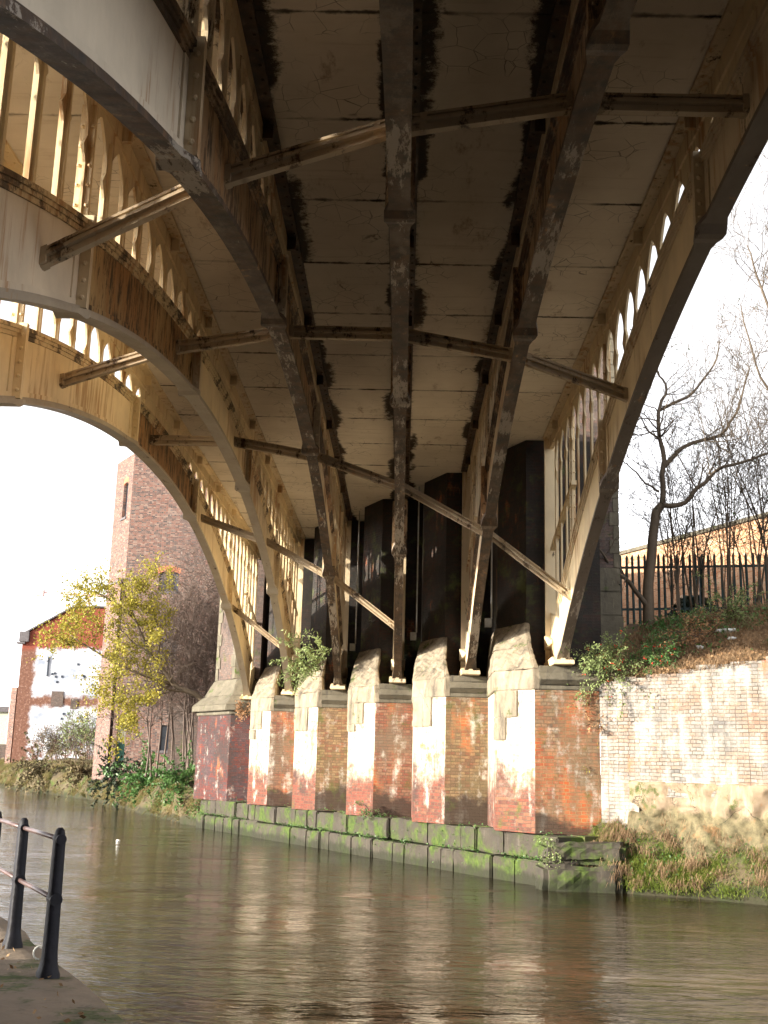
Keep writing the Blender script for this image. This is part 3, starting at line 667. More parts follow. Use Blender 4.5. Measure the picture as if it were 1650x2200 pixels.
    TL = [0, 0.10, 0.14, 0.2, 0.28, 0.38, 0.5, 0.62, 0.66, 0.70, 0.74, 0.78, 0.83, 0.88, 0.95, 1.4, 2.2, 3.4, 5.2]
    cells = []
    for sgn, anchor, end in ((1, 18.2, 25.3), (-1, -1.2, -8.3)):
        c0 = anchor - sgn * pit * 20
        y = anchor
        i = -9
        while True:
            a = anchor + sgn * i * pit; b = a + sgn * pit; lo, hi = min(a, b), max(a, b); i += 1
            if (hi > 25.45 or lo < -8.45): break
            mid = (lo + hi) / 2
            if ztop - (zt(min(max(mid, Y0), Y1))) < 0.30: continue
            cells.append((lo, hi))
    cells = sorted(set((round(a, 3), round(b, 3)) for a, b in cells))
    def zlow(y): return zt(min(max(y, Y0), Y1)) - 0.09 if Y0 <= y <= Y1 else zt(Y1 if y > 0 else Y0) - 0.35
    fins = set()
    for lo, hi in cells:
        mid = (lo + hi) / 2; zl = min(zlow(lo), zlow(hi))
        for t0, t1 in zip(TL, TL[1:]):
            z1 = ztop - t0; z0 = max(ztop - t1, zl)
            if z1 <= zl: break
            w1, w0 = wopen(t0), wopen(min(t1, ztop - z0))
            for side in (-1, 1):
                e = lo if side < 0 else hi
                m_.prism([(X - T, e + OY, z0), (X - T, mid + side * w0 + OY, z0), (X - T, mid + side * w1 + OY, z1), (X - T, e + OY, z1)],
                         [(X + T, e + OY, z0), (X + T, mid + side * w0 + OY, z0), (X + T, mid + side * w1 + OY, z1), (X + T, e + OY, z1)])
        fins.add(lo); fins.add(hi)
    for y in sorted(fins):
        bolt = any(abs(y - q) < 0.02 for q in (18.2, 18.2 + 5 * pit, -1.2, -1.2 - 5 * pit))
        w = (0.06 if bolt else 0.024) if k < 3 else (0.085 if bolt else 0.052); hy = 0.02 if k < 3 else 0.032; zl = zlow(y) + 0.09
        m_.box(X - w, X + w, y - hy + OY, y + hy + OY, zl, ztop - 0.22)
        if bolt:
            z = zl + 0.15
            while z < ztop - 0.3:
                for s in (-1, 1): m_.dome((X + w * 0.7, y + OY + s * hy, z), (0, s, 0), 0.026, 0.03); m_.dome((X - w * 0.7, y + OY + s * hy, z), (0, s, 0), 0.026, 0.03)
                z += 0.24
    ya = max(c[1] for c in cells if c[1] < YC); yb = min(c[0] for c in cells if c[0] > YC)
    # plain plate over the crown
    sweep(m_, X, [(y, y + OY) for y in frange(ya, yb, 0.3)], lambda y: T, lambda y: min(zt(y) + 0.001, ztop - 0.02), lambda y: ztop - 0.001)
    # top rail and the riveted angle under the deck
    m_.box(X - 0.045, X + 0.045, -8.4 + OY, 25.45 + OY, ztop, DECK - 0.062)
    m_.build('spandrel', spn, rib); m_ = MB()
    m_.box(X - 0.20, X + 0.20, -8.4 + OY, 25.45 + OY, DECK - 0.06, DECK - 0.012)
    y = -8.2
    while y < 25.3:
        for xx in (-0.15, 0.15): m_.dome((X + xx, y + OY, DECK - 0.06), (0, 0, -1), 0.022, 0.022, 5)
        y += 0.27
    for y in frange(-6, 24, 3.0):
        m_.box(X - 0.17, X - 0.046, y - 0.03 + OY, y + 0.03 + OY, DECK - 0.25, DECK - 0.061); m_.box(X + 0.046, X + 0.17, y - 0.03 + OY, y + 0.03 + OY, DECK - 0.25, DECK - 0.061)
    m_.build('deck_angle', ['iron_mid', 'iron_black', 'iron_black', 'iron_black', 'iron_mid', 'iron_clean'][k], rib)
    # end standards against the abutments and slanting stay
    for s, y in ((1, 25.52), (-1, -8.52)):
        m_ = MB(); yy0, yy1 = sorted((y, y - s * 0.09)); m_.box(X - 0.16, X + 0.16, yy0 + OY, yy1 + OY, 4.18, DECK - 0.065)
        m_.build('end_standard', spn, rib); m_ = MB()
        a, b = (25.3, 6.9), (22.0, 7.62)
        if s < 0: a, b = (2 * YC - 25.3, 6.9), (2 * YC - 22.0, 7.62)
        m_.prism([(X - 0.055, a[0] + OY, a[1]), (X + 0.055, a[0] + OY, a[1]), (X + 0.055, a[0] + OY, a[1] + 0.09), (X - 0.055, a[0] + OY, a[1] + 0.09)],
                 [(X - 0.055, b[0] + OY, b[1]), (X + 0.055, b[0] + OY, b[1]), (X + 0.055, b[0] + OY, b[1] + 0.09), (X - 0.055, b[0] + OY, b[1] + 0.09)])
        m_.build('slanting_stay', spn, rib)
    # shoes with a curled toe
    for s in (1, -1):
        m_ = MB(); q = (lambda y: y) if s > 0 else (lambda y: 2 * YC - y)
        prof = [(23.72, 4.20), (23.80, 4.40), (24.0, 4.62), (24.15, 5.2), (25.40, 5.5), (25.40, 4.20)]
        m_.prism([(X - 0.05, q(a) + OY, z) for a, z in prof], [(X + 0.05, q(a) + OY, z) for a, z in prof])
        pr2 = [(23.62, 4.18), (23.66, 4.27), (23.86, 4.30), (24.0, 4.36), (25.3, 4.34), (25.3, 4.18)]
        m_.prism([(X - 0.22, q(a) + OY, z) for a, z in pr2], [(X + 0.22, q(a) + OY, z) for a, z in pr2])
        for zz in (4.8,):
            m_.prism([(X - 0.05, q(24.9) + OY, zz), (X - 0.20, q(25.40) + OY, zz - 0.16), (X - 0.20, q(25.40) + OY, zz + 0.16)], [(X + 0.05, q(24.9) + OY, zz), (X + 0.20, q(25.40) + OY, zz - 0.16), (X + 0.20, q(25.40) + OY, zz + 0.16)])
        m_.build('springing_shoe', spn, rib, bevel=0.01)
for k in range(6): make_rib(k)
# cross braces, each one from rib to rib
ROWS = [-2.2, 4.0, 10.15, 16.4, 22.5, 28.7, 34.9]
for Y in ROWS:
    for k in range(5):
        y0, y1 = Y - RIBY[k], Y - RIBY[k + 1]
        if not (Y0 + 1.5 < y0 < Y1 - 0.6 and Y0 + 1.5 < y1 < Y1 - 0.6): continue
        z0 = zb(y0) + 0.36 + 0.1 * dep(y0); z1 = zb(y1) + 0.36 + 0.1 * dep(y1)
        xa, xb = RIBX[k] - 0.03, RIBX[k + 1] + 0.03
        m_ = MB()
        def bar(hw, hh, ta, tb, dz=0.0):
            def pt(t, oy, oz): return (xa + (xb - xa) * t, Y + oy, z0 + (z1 - z0) * t + oz + dz)
            m_.prism([pt(ta, -hw, -hh), pt(ta, hw, -hh), pt(ta, hw, hh), pt(ta, -hw, hh)], [pt(tb, -hw, -hh), pt(tb, hw, -hh), pt(tb, hw, hh), pt(tb, -hw, hh)])
        bar(0.022, 0.085, 0.0, 1.0); bar(0.085, 0.018, 0.03, 0.97); bar(0.045, 0.015, 0.0, 1.0, 0.085); bar(0.045, 0.015, 0.0, 1.0, -0.085)
        bar(0.085, 0.09, 0.0, 0.035); bar(0.085, 0.09, 0.965, 1.0); bar(0.05, 0.10, 0.10, 0.14); bar(0.05, 0.10, 0.86, 0.90)
        m_.build('cross_brace', 'strut', bridge)
# deck: soffit panels bay by bay, and the deck slab over them
for k in range(5):
    xa, xb = RIBX[k + 1], RIBX[k]; m_ = MB(); off = 12.3 - 40
    lo, hi = RIBY[k] - 9.5, RIBY[k + 1] + 25.6
    y = off
    while y < hi:
        a, b = max(y, lo), min(y + 2.0, hi)
        if b - a > 0.1: m_.box(xa + 0.001, xb - 0.001, a + 0.006, b - 0.006, DECK, DECK + 0.08)
        y += 2.0
    m_.build('soffit_panel', 'soffit', bridge)
m_ = MB()
m_.foot([(3.55, -24), (3.55, 40), (-5.6, 60), (-5.6, -8)], DECK + 0.085, DECK + 0.55); m_.build('deck_slab', 'soffit', bridge)
m_ = MB()
for x0, x1, ya, yb in ((3.45, 3.62, -9.3, 25.4), (-5.67, -5.50, 6.2, 41.2)):
    m_.box(x0, x1, ya, yb, DECK + 0.551, DECK + 1.5)
m_.build('parapet', 'iron_clean', bridge)

# ------------------------------------------------------------------ retaining wall on the right
RW0 = Vector((4.125, 23.96, 0)); RWD = Vector((0.82, -0.572, 0)).normalized(); RWN = Vector((-RWD.y, RWD.x, 0)) * 1.0   # RWN points away from camera
if RWN.y < 0: RWN = -RWN
rw = empty('retaining_wall', RW0, 'pale worn brick retaining wall with crumbling rock foot right of the abutment', 'wall')
def rwp(s, o, z): p = RW0 + RWD * s + RWN * o; return (p.x, p.y, z)
m_ = MB(); rr = random.Random(3); s = 0.0; top = 3.86
while s < 14:
    L = rr.choice([0.23, 0.35, 0.47, 0.7]); top = 3.86 + 0.115 * s + rr.choice([-0.078, 0, 0, 0.078]) * 0.5
    z0 = 0.72 if s < 0.60 else (1.2 if s < 0.75 else 1.55)
    m_.prism([rwp(s, 0, z0), rwp(s + L, 0, z0), rwp(s + L, 0.5, z0), rwp(s, 0.5, z0)], [rwp(s, 0, top), rwp(s + L, 0, top), rwp(s + L, 0.5, top), rwp(s, 0.5, top)]); s += L
m_.build('brick_face', 'brick_retain', rw)
m_ = MB(); nx, nz = 260, 44
for i in range(nx + 1):
    for j in range(nz + 1):
        s = 0.58 + i * 0.052; z = 0.4 + j * (1.45 / nz)
        d = frac(s, z, 1.1, 3, 2.0) * 0.14 - 0.10 * max(0, 0.16 - abs(frac(s, z, 0.9, 3, 6.0))) / 0.16 + frac(s, z, 5.0, 4, 1.0) * 0.035
        prot = 0.06 + d + 0.22 * max(0, 1 - (z - 0.4) / 0.9)
        if j == nz or i == 0: prot = -0.05
        m_.v.append(rwp(s, -prot, z + (0.05 * frac(s, 1, 2.0, 3, 1.0) if j == nz else 0)))
for i in range(nx):
    for j in range(nz):
        a = i * (nz + 1) + j; m_.f.append((a, a + nz + 1, a + nz + 2, a + 1))
m_.build('rock_foot', 'rock', rw, smooth=True)

# earth slope above the wall
def slope_h(s, o):
    return 3.80 + 0.115 * max(0, min(s, 14)) + 0.43 * min(o, 4.3) + 0.12 * frac(s, o, 0.8, 4, 5.0) * min(1, o + 0.1)
m_ = MB(); na, nb = 70, 30
for i in range(na + 1):
    for j in range(nb + 1):
        s = -1.2 + i * 0.3; o = 0.06 + (j / nb) ** 1.4 * 14
        p = rwp(s, o, slope_h(s, o)); m_.v.append(p)
for i in range(na):
    for j in range(nb):
        a = i * (nb + 1) + j; m_.f.append((a, a + nb + 1, a + nb + 2, a + 1))
structure(m_.build('earth_slope', 'soil2', smooth=True), 'leaf strewn earth slope above the pale brick wall')

# ------------------------------------------------------------------ scatter helpers
def np_mesh(name, verts, nper, mat, parent=None):
    """verts: (n*nper,3) in world space; each consecutive nper verts form one face"""
    off = np.array(wloc(parent)) if parent is not None else np.zeros(3)
    v = (verts - off).astype(np.float32); nf = len(v) // nper
    me = bpy.data.meshes.new(name); me.vertices.add(len(v)); me.vertices.foreach_set('co', v.ravel())
    me.loops.add(len(v)); me.loops.foreach_set('vertex_index', np.arange(len(v), dtype=np.int32))
    me.polygons.add(nf); me.polygons.foreach_set('loop_start', np.arange(0, len(v), nper, dtype=np.int32))
    me.update(calc_edges=True); me.validate()
    me.materials.append(M[mat]); o = bpy.data.objects.new(name, me); COL.objects.link(o)
    if parent is not None: o.parent = parent
    return o
NR = np.random.RandomState(5)
def leaf_verts(c, size, droop=0.0, aspect=0.55):
    """c: (n,3) centres -> quads shaped like leaves"""
    n = len(c); a = NR.normal(size=(n, 3)); a[:, 2] -= droop; a /= np.linalg.norm(a, axis=1)[:, None]
    b = np.cross(a, NR.normal(size=(n, 3))); b /= np.linalg.norm(b, axis=1)[:, None]
    s = (size * NR.uniform(0.6, 1.3, n))[:, None]
    v = np.stack([c - a * s * 0.5, c + b * s * aspect * 0.5, c + a * s * 0.5, c - b * s * aspect * 0.5], 1)
    return v.reshape(-1, 3)
def blade_verts(p, h, lean=0.4, w=0.012, bias=(0, 0, 0)):
    n = len(p); d = NR.normal(size=(n, 3)) * lean + np.array([0, 0, 1.0]) + np.array(bias); d /= np.linalg.norm(d, axis=1)[:, None]
    sd_ = np.cross(d, NR.normal(size=(n, 3))); sd_ /= np.linalg.norm(sd_, axis=1)[:, None]
    hh = (h * NR.uniform(0.5, 1.4, n))[:, None]
    v = np.stack([p - sd_ * w, p + sd_ * w, p + d * hh], 1); return v.reshape(-1, 3)
def blade2(p, h, lean=0.4, w=0.012, bias=(0, 0, 0), sag=0.5):
    """bent blade: quad-ish 5 point face avoided; two faces as 4+3 -> use two triangles stacks"""
    n = len(p); d = NR.normal(size=(n, 3)) * lean + np.array([0, 0, 1.0]) + np.array(bias); d /= np.linalg.norm(d, axis=1)[:, None]
    sd_ = np.cross(d, NR.normal(size=(n, 3))); sd_ /= np.linalg.norm(sd_, axis=1)[:, None]
    hh = (h * NR.uniform(0.5, 1.4, n))[:, None]; mid = p + d * hh * 0.6
    e = d.copy(); e[:, 2] -= sag * 2; e[:, :2] *= 1.6; e /= np.linalg.norm(e, axis=1)[:, None]; tip = mid + e * hh * 0.5
    t1 = np.stack([p - sd_ * w, p + sd_ * w, mid], 1); t2 = np.stack([mid - sd_ * w * 0.8, mid + sd_ * w * 0.8, tip], 1)
    return np.concatenate([t1, t2]).reshape(-1, 3)
def on_bank(P, prof, n, smin, smax, jmin, jmax, side=1, clump=None):
    out = []
    P = np.array(P); L = np.concatenate([[0], np.cumsum(np.hypot(*(P[1:] - P[:-1]).T))])
    while len(out) < n:
        s = rng.uniform(smin, smax); i = min(len(P) - 2, int(np.searchsorted(L, s)) - 1); i = max(i, 0)
        t = (s - L[i]) / max(1e-6, L[i + 1] - L[i]); x, y = P[i] + (P[i + 1] - P[i]) * t
        dx, dy = P[i + 1] - P[i]; l = math.hypot(dx, dy); nx, ny = dy / l * side, -dx / l * side
        j = rng.uniform(jmin, jmax); k = int(j); f = j - k
        o = prof[k][0] * (1 - f) + prof[k + 1][0] * f; z = prof[k][1] * (1 - f) + prof[k + 1][1] * f
        if clump is not None and frac(x + nx * o, y + ny * o + z, clump, 3, 4.4) < rng.uniform(-0.5, 0.35): continue
        out.append((x + nx * o, y + ny * o, z))
    return np.array(out)
LPROF = [(-0.05, -0.8), (0.0, -0.1), (0.25, 0.45), (0.7, 1.0), (1.4, 1.35), (2.4, 1.6), (4.5, 1.75), (9, 1.8)]
RPROF = [(-0.05, -0.8), (0.0, -0.15), (0.2, 0.2), (0.6, 0.55), (0.95, 0.92), (1.35, 1.2), (1.9, 1.35), (3.2, 1.35)]

# length along RBP where the visible part lies
def plen(P):
    P = np.array(P); return np.concatenate([[0], np.cumsum(np.hypot(*(P[1:] - P[:-1]).T))])
rl = plen(RBP)[-1]
p = on_bank(RBP, RPROF, 48000, rl - 11, rl - 0.6, 0.9, 6.9, 1, 1.4)
cl = on_bank(RBP, RPROF, 250, rl - 11, rl - 0.6, 1.2, 6.5, 1, None)
st_ = np.repeat(cl, 45, axis=0) + NR.normal(size=(250 * 45, 3)) * np.array([0.07, 0.07, 0.04])
tag(np_mesh('hanging_straw', blade2(st_, 0.34, 0.45, 0.0065, (-0.55, -0.75, -0.25), 1.1), 3, 'straw'), 'pale straw tussocks hanging over the right bank', 'grass', kind='stuff')
tag(np_mesh('bank_grass', np.concatenate([blade2(p, 0.15, 0.5, 0.008, (-0.3, -0.4, 0.1), 0.6)]), 3, 'moss_grass'), 'green and straw coloured grass hanging on the right bank', 'grass', kind='stuff')
p = on_bank(RBP, RPROF, 5000, rl - 11, rl - 1.0, 1.2, 6.0, 1, 2.3)
tag(np_mesh('bank_weeds', leaf_verts(p + NR.normal(size=p.shape) * 0.05 + np.array([0, 0, 0.06]), 0.06), 4, 'leaf_green'), 'small leafy weeds growing low on the right bank', 'weeds', kind='stuff')
p = on_bank(LBP, LPROF, 60000, 0.0, 75, 0.9, 6.9, 1, 0.6)
tag(np_mesh('bank_undergrowth', blade2(p, 0.5, 0.7, 0.014, (-0.3, -0.4, 0), 0.8), 3, 'grass'), 'rough grass and brambles on the far left bank', 'grass', kind='stuff')
p = on_bank(LBP, LPROF, 9000, 0.0, 30, 1.2, 6.9, 1, 1.4)
tag(np_mesh('bank_ivy', leaf_verts(p + NR.normal(size=p.shape) * 0.10 + np.array([0, 0, 0.12]), 0.10), 4, 'leaf_green'), 'ivy leaves trailing over the bank beside the end pier', 'ivy', kind='stuff')

# slope cover: fallen leaves, grass tufts, low green leaves
def slope_pts(n, s0, s1, o0, o1, clump=None, th=0.0):
    out = []
    while len(out) < n:
        s, o = rng.uniform(s0, s1), rng.uniform(o0, o1)
        if clump is not None and frac(s, o, clump, 3, 1.7) < rng.uniform(th - 0.3, th + 0.3): continue
        x, y, _ = rwp(s, o, 0); out.append((x, y, slope_h(s, o)))
    return np.array(out)
p = slope_pts(16000, -0.8, 8, 0.0, 5.2)
tag(np_mesh('fallen_leaves', leaf_verts(p + np.array([0, 0, 0.03]), 0.08), 4, 'litter_leaf'), 'brown fallen leaves covering the slope above the wall', 'leaves', kind='stuff')
p = slope_pts(20000, -0.6, 8, -0.1, 5.0, 0.9, -0.15)
tag(np_mesh('slope_grass', blade2(p, 0.26, 0.7, 0.007, (-0.3, -0.5, 0), 0.9), 3, 'straw'), 'straw coloured grass on the slope above the wall', 'grass', kind='stuff')
p = slope_pts(6000, -0.8, 8, 0.6, 4.6, 0.7, 0.15)
tag(np_mesh('slope_weeds', leaf_verts(p + NR.normal(size=p.shape) * 0.07 + np.array([0, 0, 0.12]), 0.075), 4, 'leaf_green'), 'low green leaves spreading below the palisade fence', 'weeds', kind='stuff')
# plinth weeds and moss tufts
pts = []
for i in range(2600):
    t = rng.uniform(-0.8, 20.2); 
    if frac(t, 0, 0.8, 3, 9.0) < rng.uniform(-0.4, 0.4): continue
    zz = rng.choice([0.78, 0.27, 0.27, rng.uniform(-0.1, 0.7)]); o = 0.08 if zz > 0.3 else 0.16
    if zz > 0.76: o = rng.uniform(-0.35, 0.05)
    pts.append((A0[0] + U2[0] * t - 0.873 * o, A0[1] + U2[1] * t - 0.487 * o, zz))
p = np.array(pts)
tag(np_mesh('plinth_weeds', np.concatenate([leaf_verts(p + NR.normal(size=p.shape) * 0.03, 0.05)]), 4, 'leaf_green'), 'small weeds rooted in the joints of the mossy stone plinth', 'weeds', kind='stuff')

# ------------------------------------------------------------------ trees and shrubs
def rvec(r): return Vector((r.gauss(0, 1), r.gauss(0, 1), r.gauss(0, 1)))
def grow(mb, p, d, L, rad, depth, r, ends, bend=0.25, up=0.05, ratio=0.68, nch=(2, 4), minr=0.004, sides=5):
    n = max(3, int(L / 0.18)); pts = [p.copy()]; rads = [rad]; q = p.copy(); dd = d.normalized()
    for i in range(n):
        dd = (dd + rvec(r) * bend * 0.35 + Vector((0, 0, up))).normalized(); q = q + dd * (L / n); pts.append(q.copy()); rads.append(max(minr, rad * (1 - 0.55 * (i + 1) / n)))
    mb.tube(pts, rads, sides if rad > 0.02 else 3, cap=rad > 0.02)
    ends.append(pts)
    if depth <= 0: return
    for c in range(r.randint(*nch)):
        i = r.randint(max(1, n // 3), n); ax = rvec(r).cross(dd).normalized()
        nd = (Matrix.Rotation(R(r.uniform(22, 58)), 3, ax) @ (pts[i] - pts[i - 1]).normalized())
        grow(mb, pts[i], nd, L * r.uniform(ratio - 0.15, ratio + 0.12), max(minr, rads[i] * 0.62), depth - 1, r, ends, bend, up, ratio, nch, minr, sides)
def limb(mb, pts, r0, r1, r, ends, depth, L, n=5, wig=0.04, **kw):
    pts = [Vector(p) for p in pts]; out = []
    for a, b in zip(pts, pts[1:]):
        for i in range(4): out.append(a.lerp(b, i / 4) + (rvec(r) * wig if (i or a is not pts[0]) else Vector()))
    out.append(pts[-1]); m2 = len(out)
    # soften the corners
    sm = [out[0]] + [(out[i - 1] + out[i] * 2 + out[i + 1]) / 4 for i in range(1, m2 - 1)] + [out[-1]]
    rads = [r0 + (r1 - r0) * i / (m2 - 1) for i in range(m2)]
    mb.tube(sm, rads, 8); ends.append(sm)
    for c in range(n):
        i = r.randint(m2 // 3, m2 - 1); t = (sm[i] - sm[i - 1]).normalized(); ax = rvec(r).cross(t).normalized()
        grow(mb, sm[i], Matrix.Rotation(R(r.uniform(30, 75)), 3, ax) @ t, L * r.uniform(0.7, 1.2), max(0.008, rads[i] * 0.42), depth, r, ends, **kw)
    return sm

# crooked bare tree in front of the fence
r = random.Random(21)
t = empty('bare_tree', (5.97, 27.5, 5.2), 'crooked bare tree with bent dark trunk beside the abutment, in front of the palisade fence', 'tree')
tr = MB(); br = MB(); ends = []
Y = 27.5
V = lambda x, z, y=27.5: (x, y, z)
limb(tr, [V(5.98, 5.0), V(5.97, 5.52), V(5.96, 6.26), V(6.08, 7.43), V(6.2, 8.37), V(6.37, 8.56)], 0.155, 0.10, r, ends, 0, 0.1, n=0, wig=0.02)
kw = dict(bend=0.5, up=0.04, minr=0.0045)
limb(br, [V(6.37, 8.56), V(6.51, 9.58, 27.6), V(6.37, 10.31, 27.7), V(6.42, 11.18, 27.7), V(6.65, 11.69, 27.8), V(6.45, 12.19, 27.8)], 0.075, 0.022, r, ends, 2, 1.0, n=16, **kw)
limb(br, [V(6.37, 8.56), V(6.92, 8.57, 27.4), V(7.29, 9.0, 27.2), V(7.77, 9.49, 27.1), V(9.07, 9.82, 27.0), V(10.2, 10.2, 27.0)], 0.068, 0.02, r, ends, 2, 1.0, n=18, **kw)
limb(br, [V(6.49, 9.58, 27.6), V(6.92, 10.08, 27.6), V(8.05, 10.53, 27.7), V(8.42, 11.1, 27.8), V(8.84, 12.36, 27.9)], 0.06, 0.02, r, ends, 2, 0.95, n=10, **kw)
limb(br, [V(5.98, 5.92), V(5.49, 6.54, 27.2), V(4.92, 6.81, 26.6), V(4.5, 7.2, 26.2)], 0.07, 0.02, r, ends, 2, 0.7, n=6, **kw)
limb(br, [V(6.42, 11.1, 27.7), V(7.14, 11.45, 27.6), V(7.75, 12.09, 27.6), V(8.0, 13.0, 27.6)], 0.045, 0.015, r, ends, 2, 0.9, n=8, **kw)
limb(br, [V(6.3, 8.9, 27.5), V(5.9, 9.1, 27.3), V(5.5, 9.5, 27.2), V(5.35, 9.6, 27.1)], 0.03, 0.01, r, ends, 2, 0.7, n=6, **kw)
limb(br, [V(6.37, 10.3, 27.6), V(6.0, 10.5, 27.4), V(5.75, 11.1, 27.3)], 0.03, 0.01, r, ends, 2, 0.7, n=6, **kw)
limb(br, [V(6.45, 12.1, 27.8), V(6.3, 12.5, 27.8), V(6.2, 13.0, 27.8)], 0.025, 0.01, r, ends, 2, 0.6, n=5, **kw)
tr.build('trunk', 'bark', t, smooth=True, uv=False); br.build('branches', 'bark', t, smooth=True, uv=False)
# a few leftover leaves
E = [q for e in ends for q in e[-2:]]; c = np.array([tuple(rng.choice(E)) for _ in range(260)])
np_mesh('leaves', leaf_verts(c + NR.normal(size=c.shape) * 0.03, 0.06), 4, 'leaf_dark', t)

def sapling(x, y, z, nst, h, seed, label, mat='bark', name='sapling', spread=0.35, leaves=0, leafmat='leaf_dark', group=None, rad=0.035, lean=(0, 0)):
    r = random.Random(seed); t = empty(name, (x, y, z), label, 'tree', group); tr = MB(); br = MB(); ends = []
    for i in range(nst):
        a = r.uniform(0, 2 * math.pi); sp = spread * r.uniform(0.5, 1.4)
        top = (x + math.cos(a) * sp * h * 0.5 + lean[0], y + math.sin(a) * sp * h * 0.3 + lean[1], z + h * r.uniform(0.75, 1.1))
        mid = (x + math.cos(a) * sp * h * 0.16 + lean[0] * 0.3 + r.uniform(-0.1, 0.1), y + math.sin(a) * sp * h * 0.1, z + h * 0.45)
        limb(tr, [(x + math.cos(a) * 0.08, y + math.sin(a) * 0.08, z - 0.2), mid, top], rad * r.uniform(0.7, 1.1), 0.008, r, ends, 2, h * 0.26, n=9, wig=0.05, bend=0.35, up=0.10, minr=0.004)
    tr.build('trunk', mat, t, smooth=True, uv=False)
    if leaves:
        E = [q for e in ends for q in e[-3:]]; c = np.array([tuple(rng.choice(E)) for _ in range(leaves)])
        np_mesh('crown', leaf_verts(c + NR.normal(size=c.shape) * 0.05, 0.07), 4, leafmat, t)
    return t
sapling(7.3, 28.1, 5.6, 5, 4.2, 3, 'many stemmed bare sapling against the fence right of the crooked tree', leaves=60)
sapling(6.75, 28.3, 5.7, 3, 2.7, 5, 'short thin bare sapling just right of the crooked trunk', leaves=20, rad=0.022)
sapling(9.5, 28.2, 6.0, 6, 5.0, 17, 'tall tangled bare sapling furthest right against the fence', leaves=120, spread=0.5)
for sx, sy, sh, sn, ss, lb in ((7.9, 27.4, 6.0, 6, 51, 'tall slender upright bare sapling right of the crooked tree, in the middle of the gap'), (8.9, 27.2, 7.0, 7, 52, 'tallest slender upright bare sapling rising near the right edge'), (6.9, 27.9, 4.6, 5, 53, 'slender upright bare sapling close behind the crooked tree')):
    sapling(sx, sy, 5.5, sn, sh, ss, lb, leaves=30, spread=0.28, rad=0.020)
sapling(8.7, 28.0, 5.9, 5, 4.0, 8, 'tangled bare sapling with dark leaves at the right edge', leaves=260, leafmat='leaf_dark', spread=0.6)
sapling(8.1, 28.4, 5.9, 3, 3.6, 12, 'straggling sapling keeping some green leaves between two bare saplings', leaves=160, leafmat='leaf_green', spread=0.4, rad=0.022)
# taller tree out to the right reaching into the picture
r = random.Random(4); t = empty('tall_bare_tree', (11.2, 28.0, 5.5), 'tall bare tree at the right edge whose thin branches reach into the sky', 'tree')
tr = MB(); ends = []
limb(tr, [(11.2, 28, 5.2), (11.1, 28, 9), (10.8, 28, 13), (10.6, 28, 17.5)], 0.2, 0.04, r, ends, 3, 1.9, n=14, wig=0.08, bend=0.35, up=0.06, minr=0.006)
limb(tr, [(11.1, 28, 9.5), (10.1, 27.8, 12.0), (9.2, 27.8, 14.6), (8.9, 27.8, 15.8)], 0.07, 0.015, r, ends, 3, 1.2, n=10, wig=0.05, bend=0.3, up=0.05, minr=0.005)
limb(tr, [(11.1, 28, 8.2), (10.0, 27.6, 10.4), (9.0, 27.6, 12.0), (8.6, 27.6, 14.0)], 0.06, 0.012, r, ends, 3, 1.0, n=9, wig=0.05, bend=0.3, up=0.05, minr=0.005)
tr.build('trunk', 'bark', t, smooth=True, uv=False)

# yellow autumn tree leaning over the left bank from beside the end pier
r = random.Random(11); t = empty('yellow_leaved_tree', (-7.6, 43.6, 2.0), 'small autumn tree with yellow leaves leaning left from behind the end pier', 'tree')
tr = MB(); ends = []
Yt = 44.0
kw = dict(bend=0.35, up=0.06, minr=0.006)
limb(tr, [(-7.3, 44.3, 1.6), (-7.45, 44.2, 3.6), (-7.75, 44, 4.44), (-8.96, 43.9, 4.95), (-9.96, 43.8, 6.19), (-10.6, 43.7, 7.45), (-11.3, 43.6, 9.0)], 0.16, 0.03, r, ends, 2, 1.3, n=14, **kw)
limb(tr, [(-8.96, 43.9, 4.95), (-10.2, 43.6, 5.3), (-11.6, 43.4, 5.9), (-12.9, 43.3, 6.7)], 0.07, 0.02, r, ends, 2, 1.3, n=15, **kw)
limb(tr, [(-9.6, 43.8, 5.7), (-9.4, 43.6, 6.7), (-9.8, 43.5, 7.8), (-10.0, 43.5, 8.3)], 0.05, 0.02, r, ends, 2, 0.9, n=8, **kw)
limb(tr, [(-10.6, 43.7, 7.45), (-11.6, 43.5, 8.2), (-12.3, 43.5, 8.6)], 0.04, 0.015, r, ends, 2, 1.0, n=8, **kw)
limb(tr, [(-9.0, 43.9, 4.9), (-10.0, 43.3, 4.3), (-10.8, 43.2, 3.9)], 0.05, 0.015, r, ends, 2, 1.0, n=8, **kw)
tr.build('trunk', 'bark', t, smooth=True, uv=False)
E = [q for e in ends for q in e[1:] if q.x < -9.2]; c = np.array([tuple(rng.choice(E)) for _ in range(15500)]); c = c + NR.normal(size=c.shape) * np.array([0.10, 0.12, 0.09])
np_mesh('crown', leaf_verts(c, 0.095, 0.3, 0.75), 4, 'leaf_yellow', t)

# dense bare thicket between the tower and the end pier
r = random.Random(31); t = empty('bare_thicket', (-9, 47.5, 1.8), 'dense purple brown bare thicket between the tower and the end pier', 'bush')
tr = MB(); ends = []
for i in range(24):
    x = r.uniform(-10.4, -7.0); y = r.uniform(46.5, 49.0); top = 7.2 + 3.2 * (x + 10.6) / 3.2 + r.uniform(-1.2, 0.6)
    limb(tr, [(x, y, 1.4), (x + r.uniform(-0.5, 0.3), y, 1.4 + top * 0.4), (x + r.uniform(-0.9, 0.5), y + r.uniform(-0.5, 0.5), top)], 0.045, 0.01, r, ends, 3, 1.5, n=15, wig=0.08, bend=0.45, up=0.02, minr=0.006, nch=(2, 4))
tr.build('twigs', 'twig', t, smooth=False, uv=False)

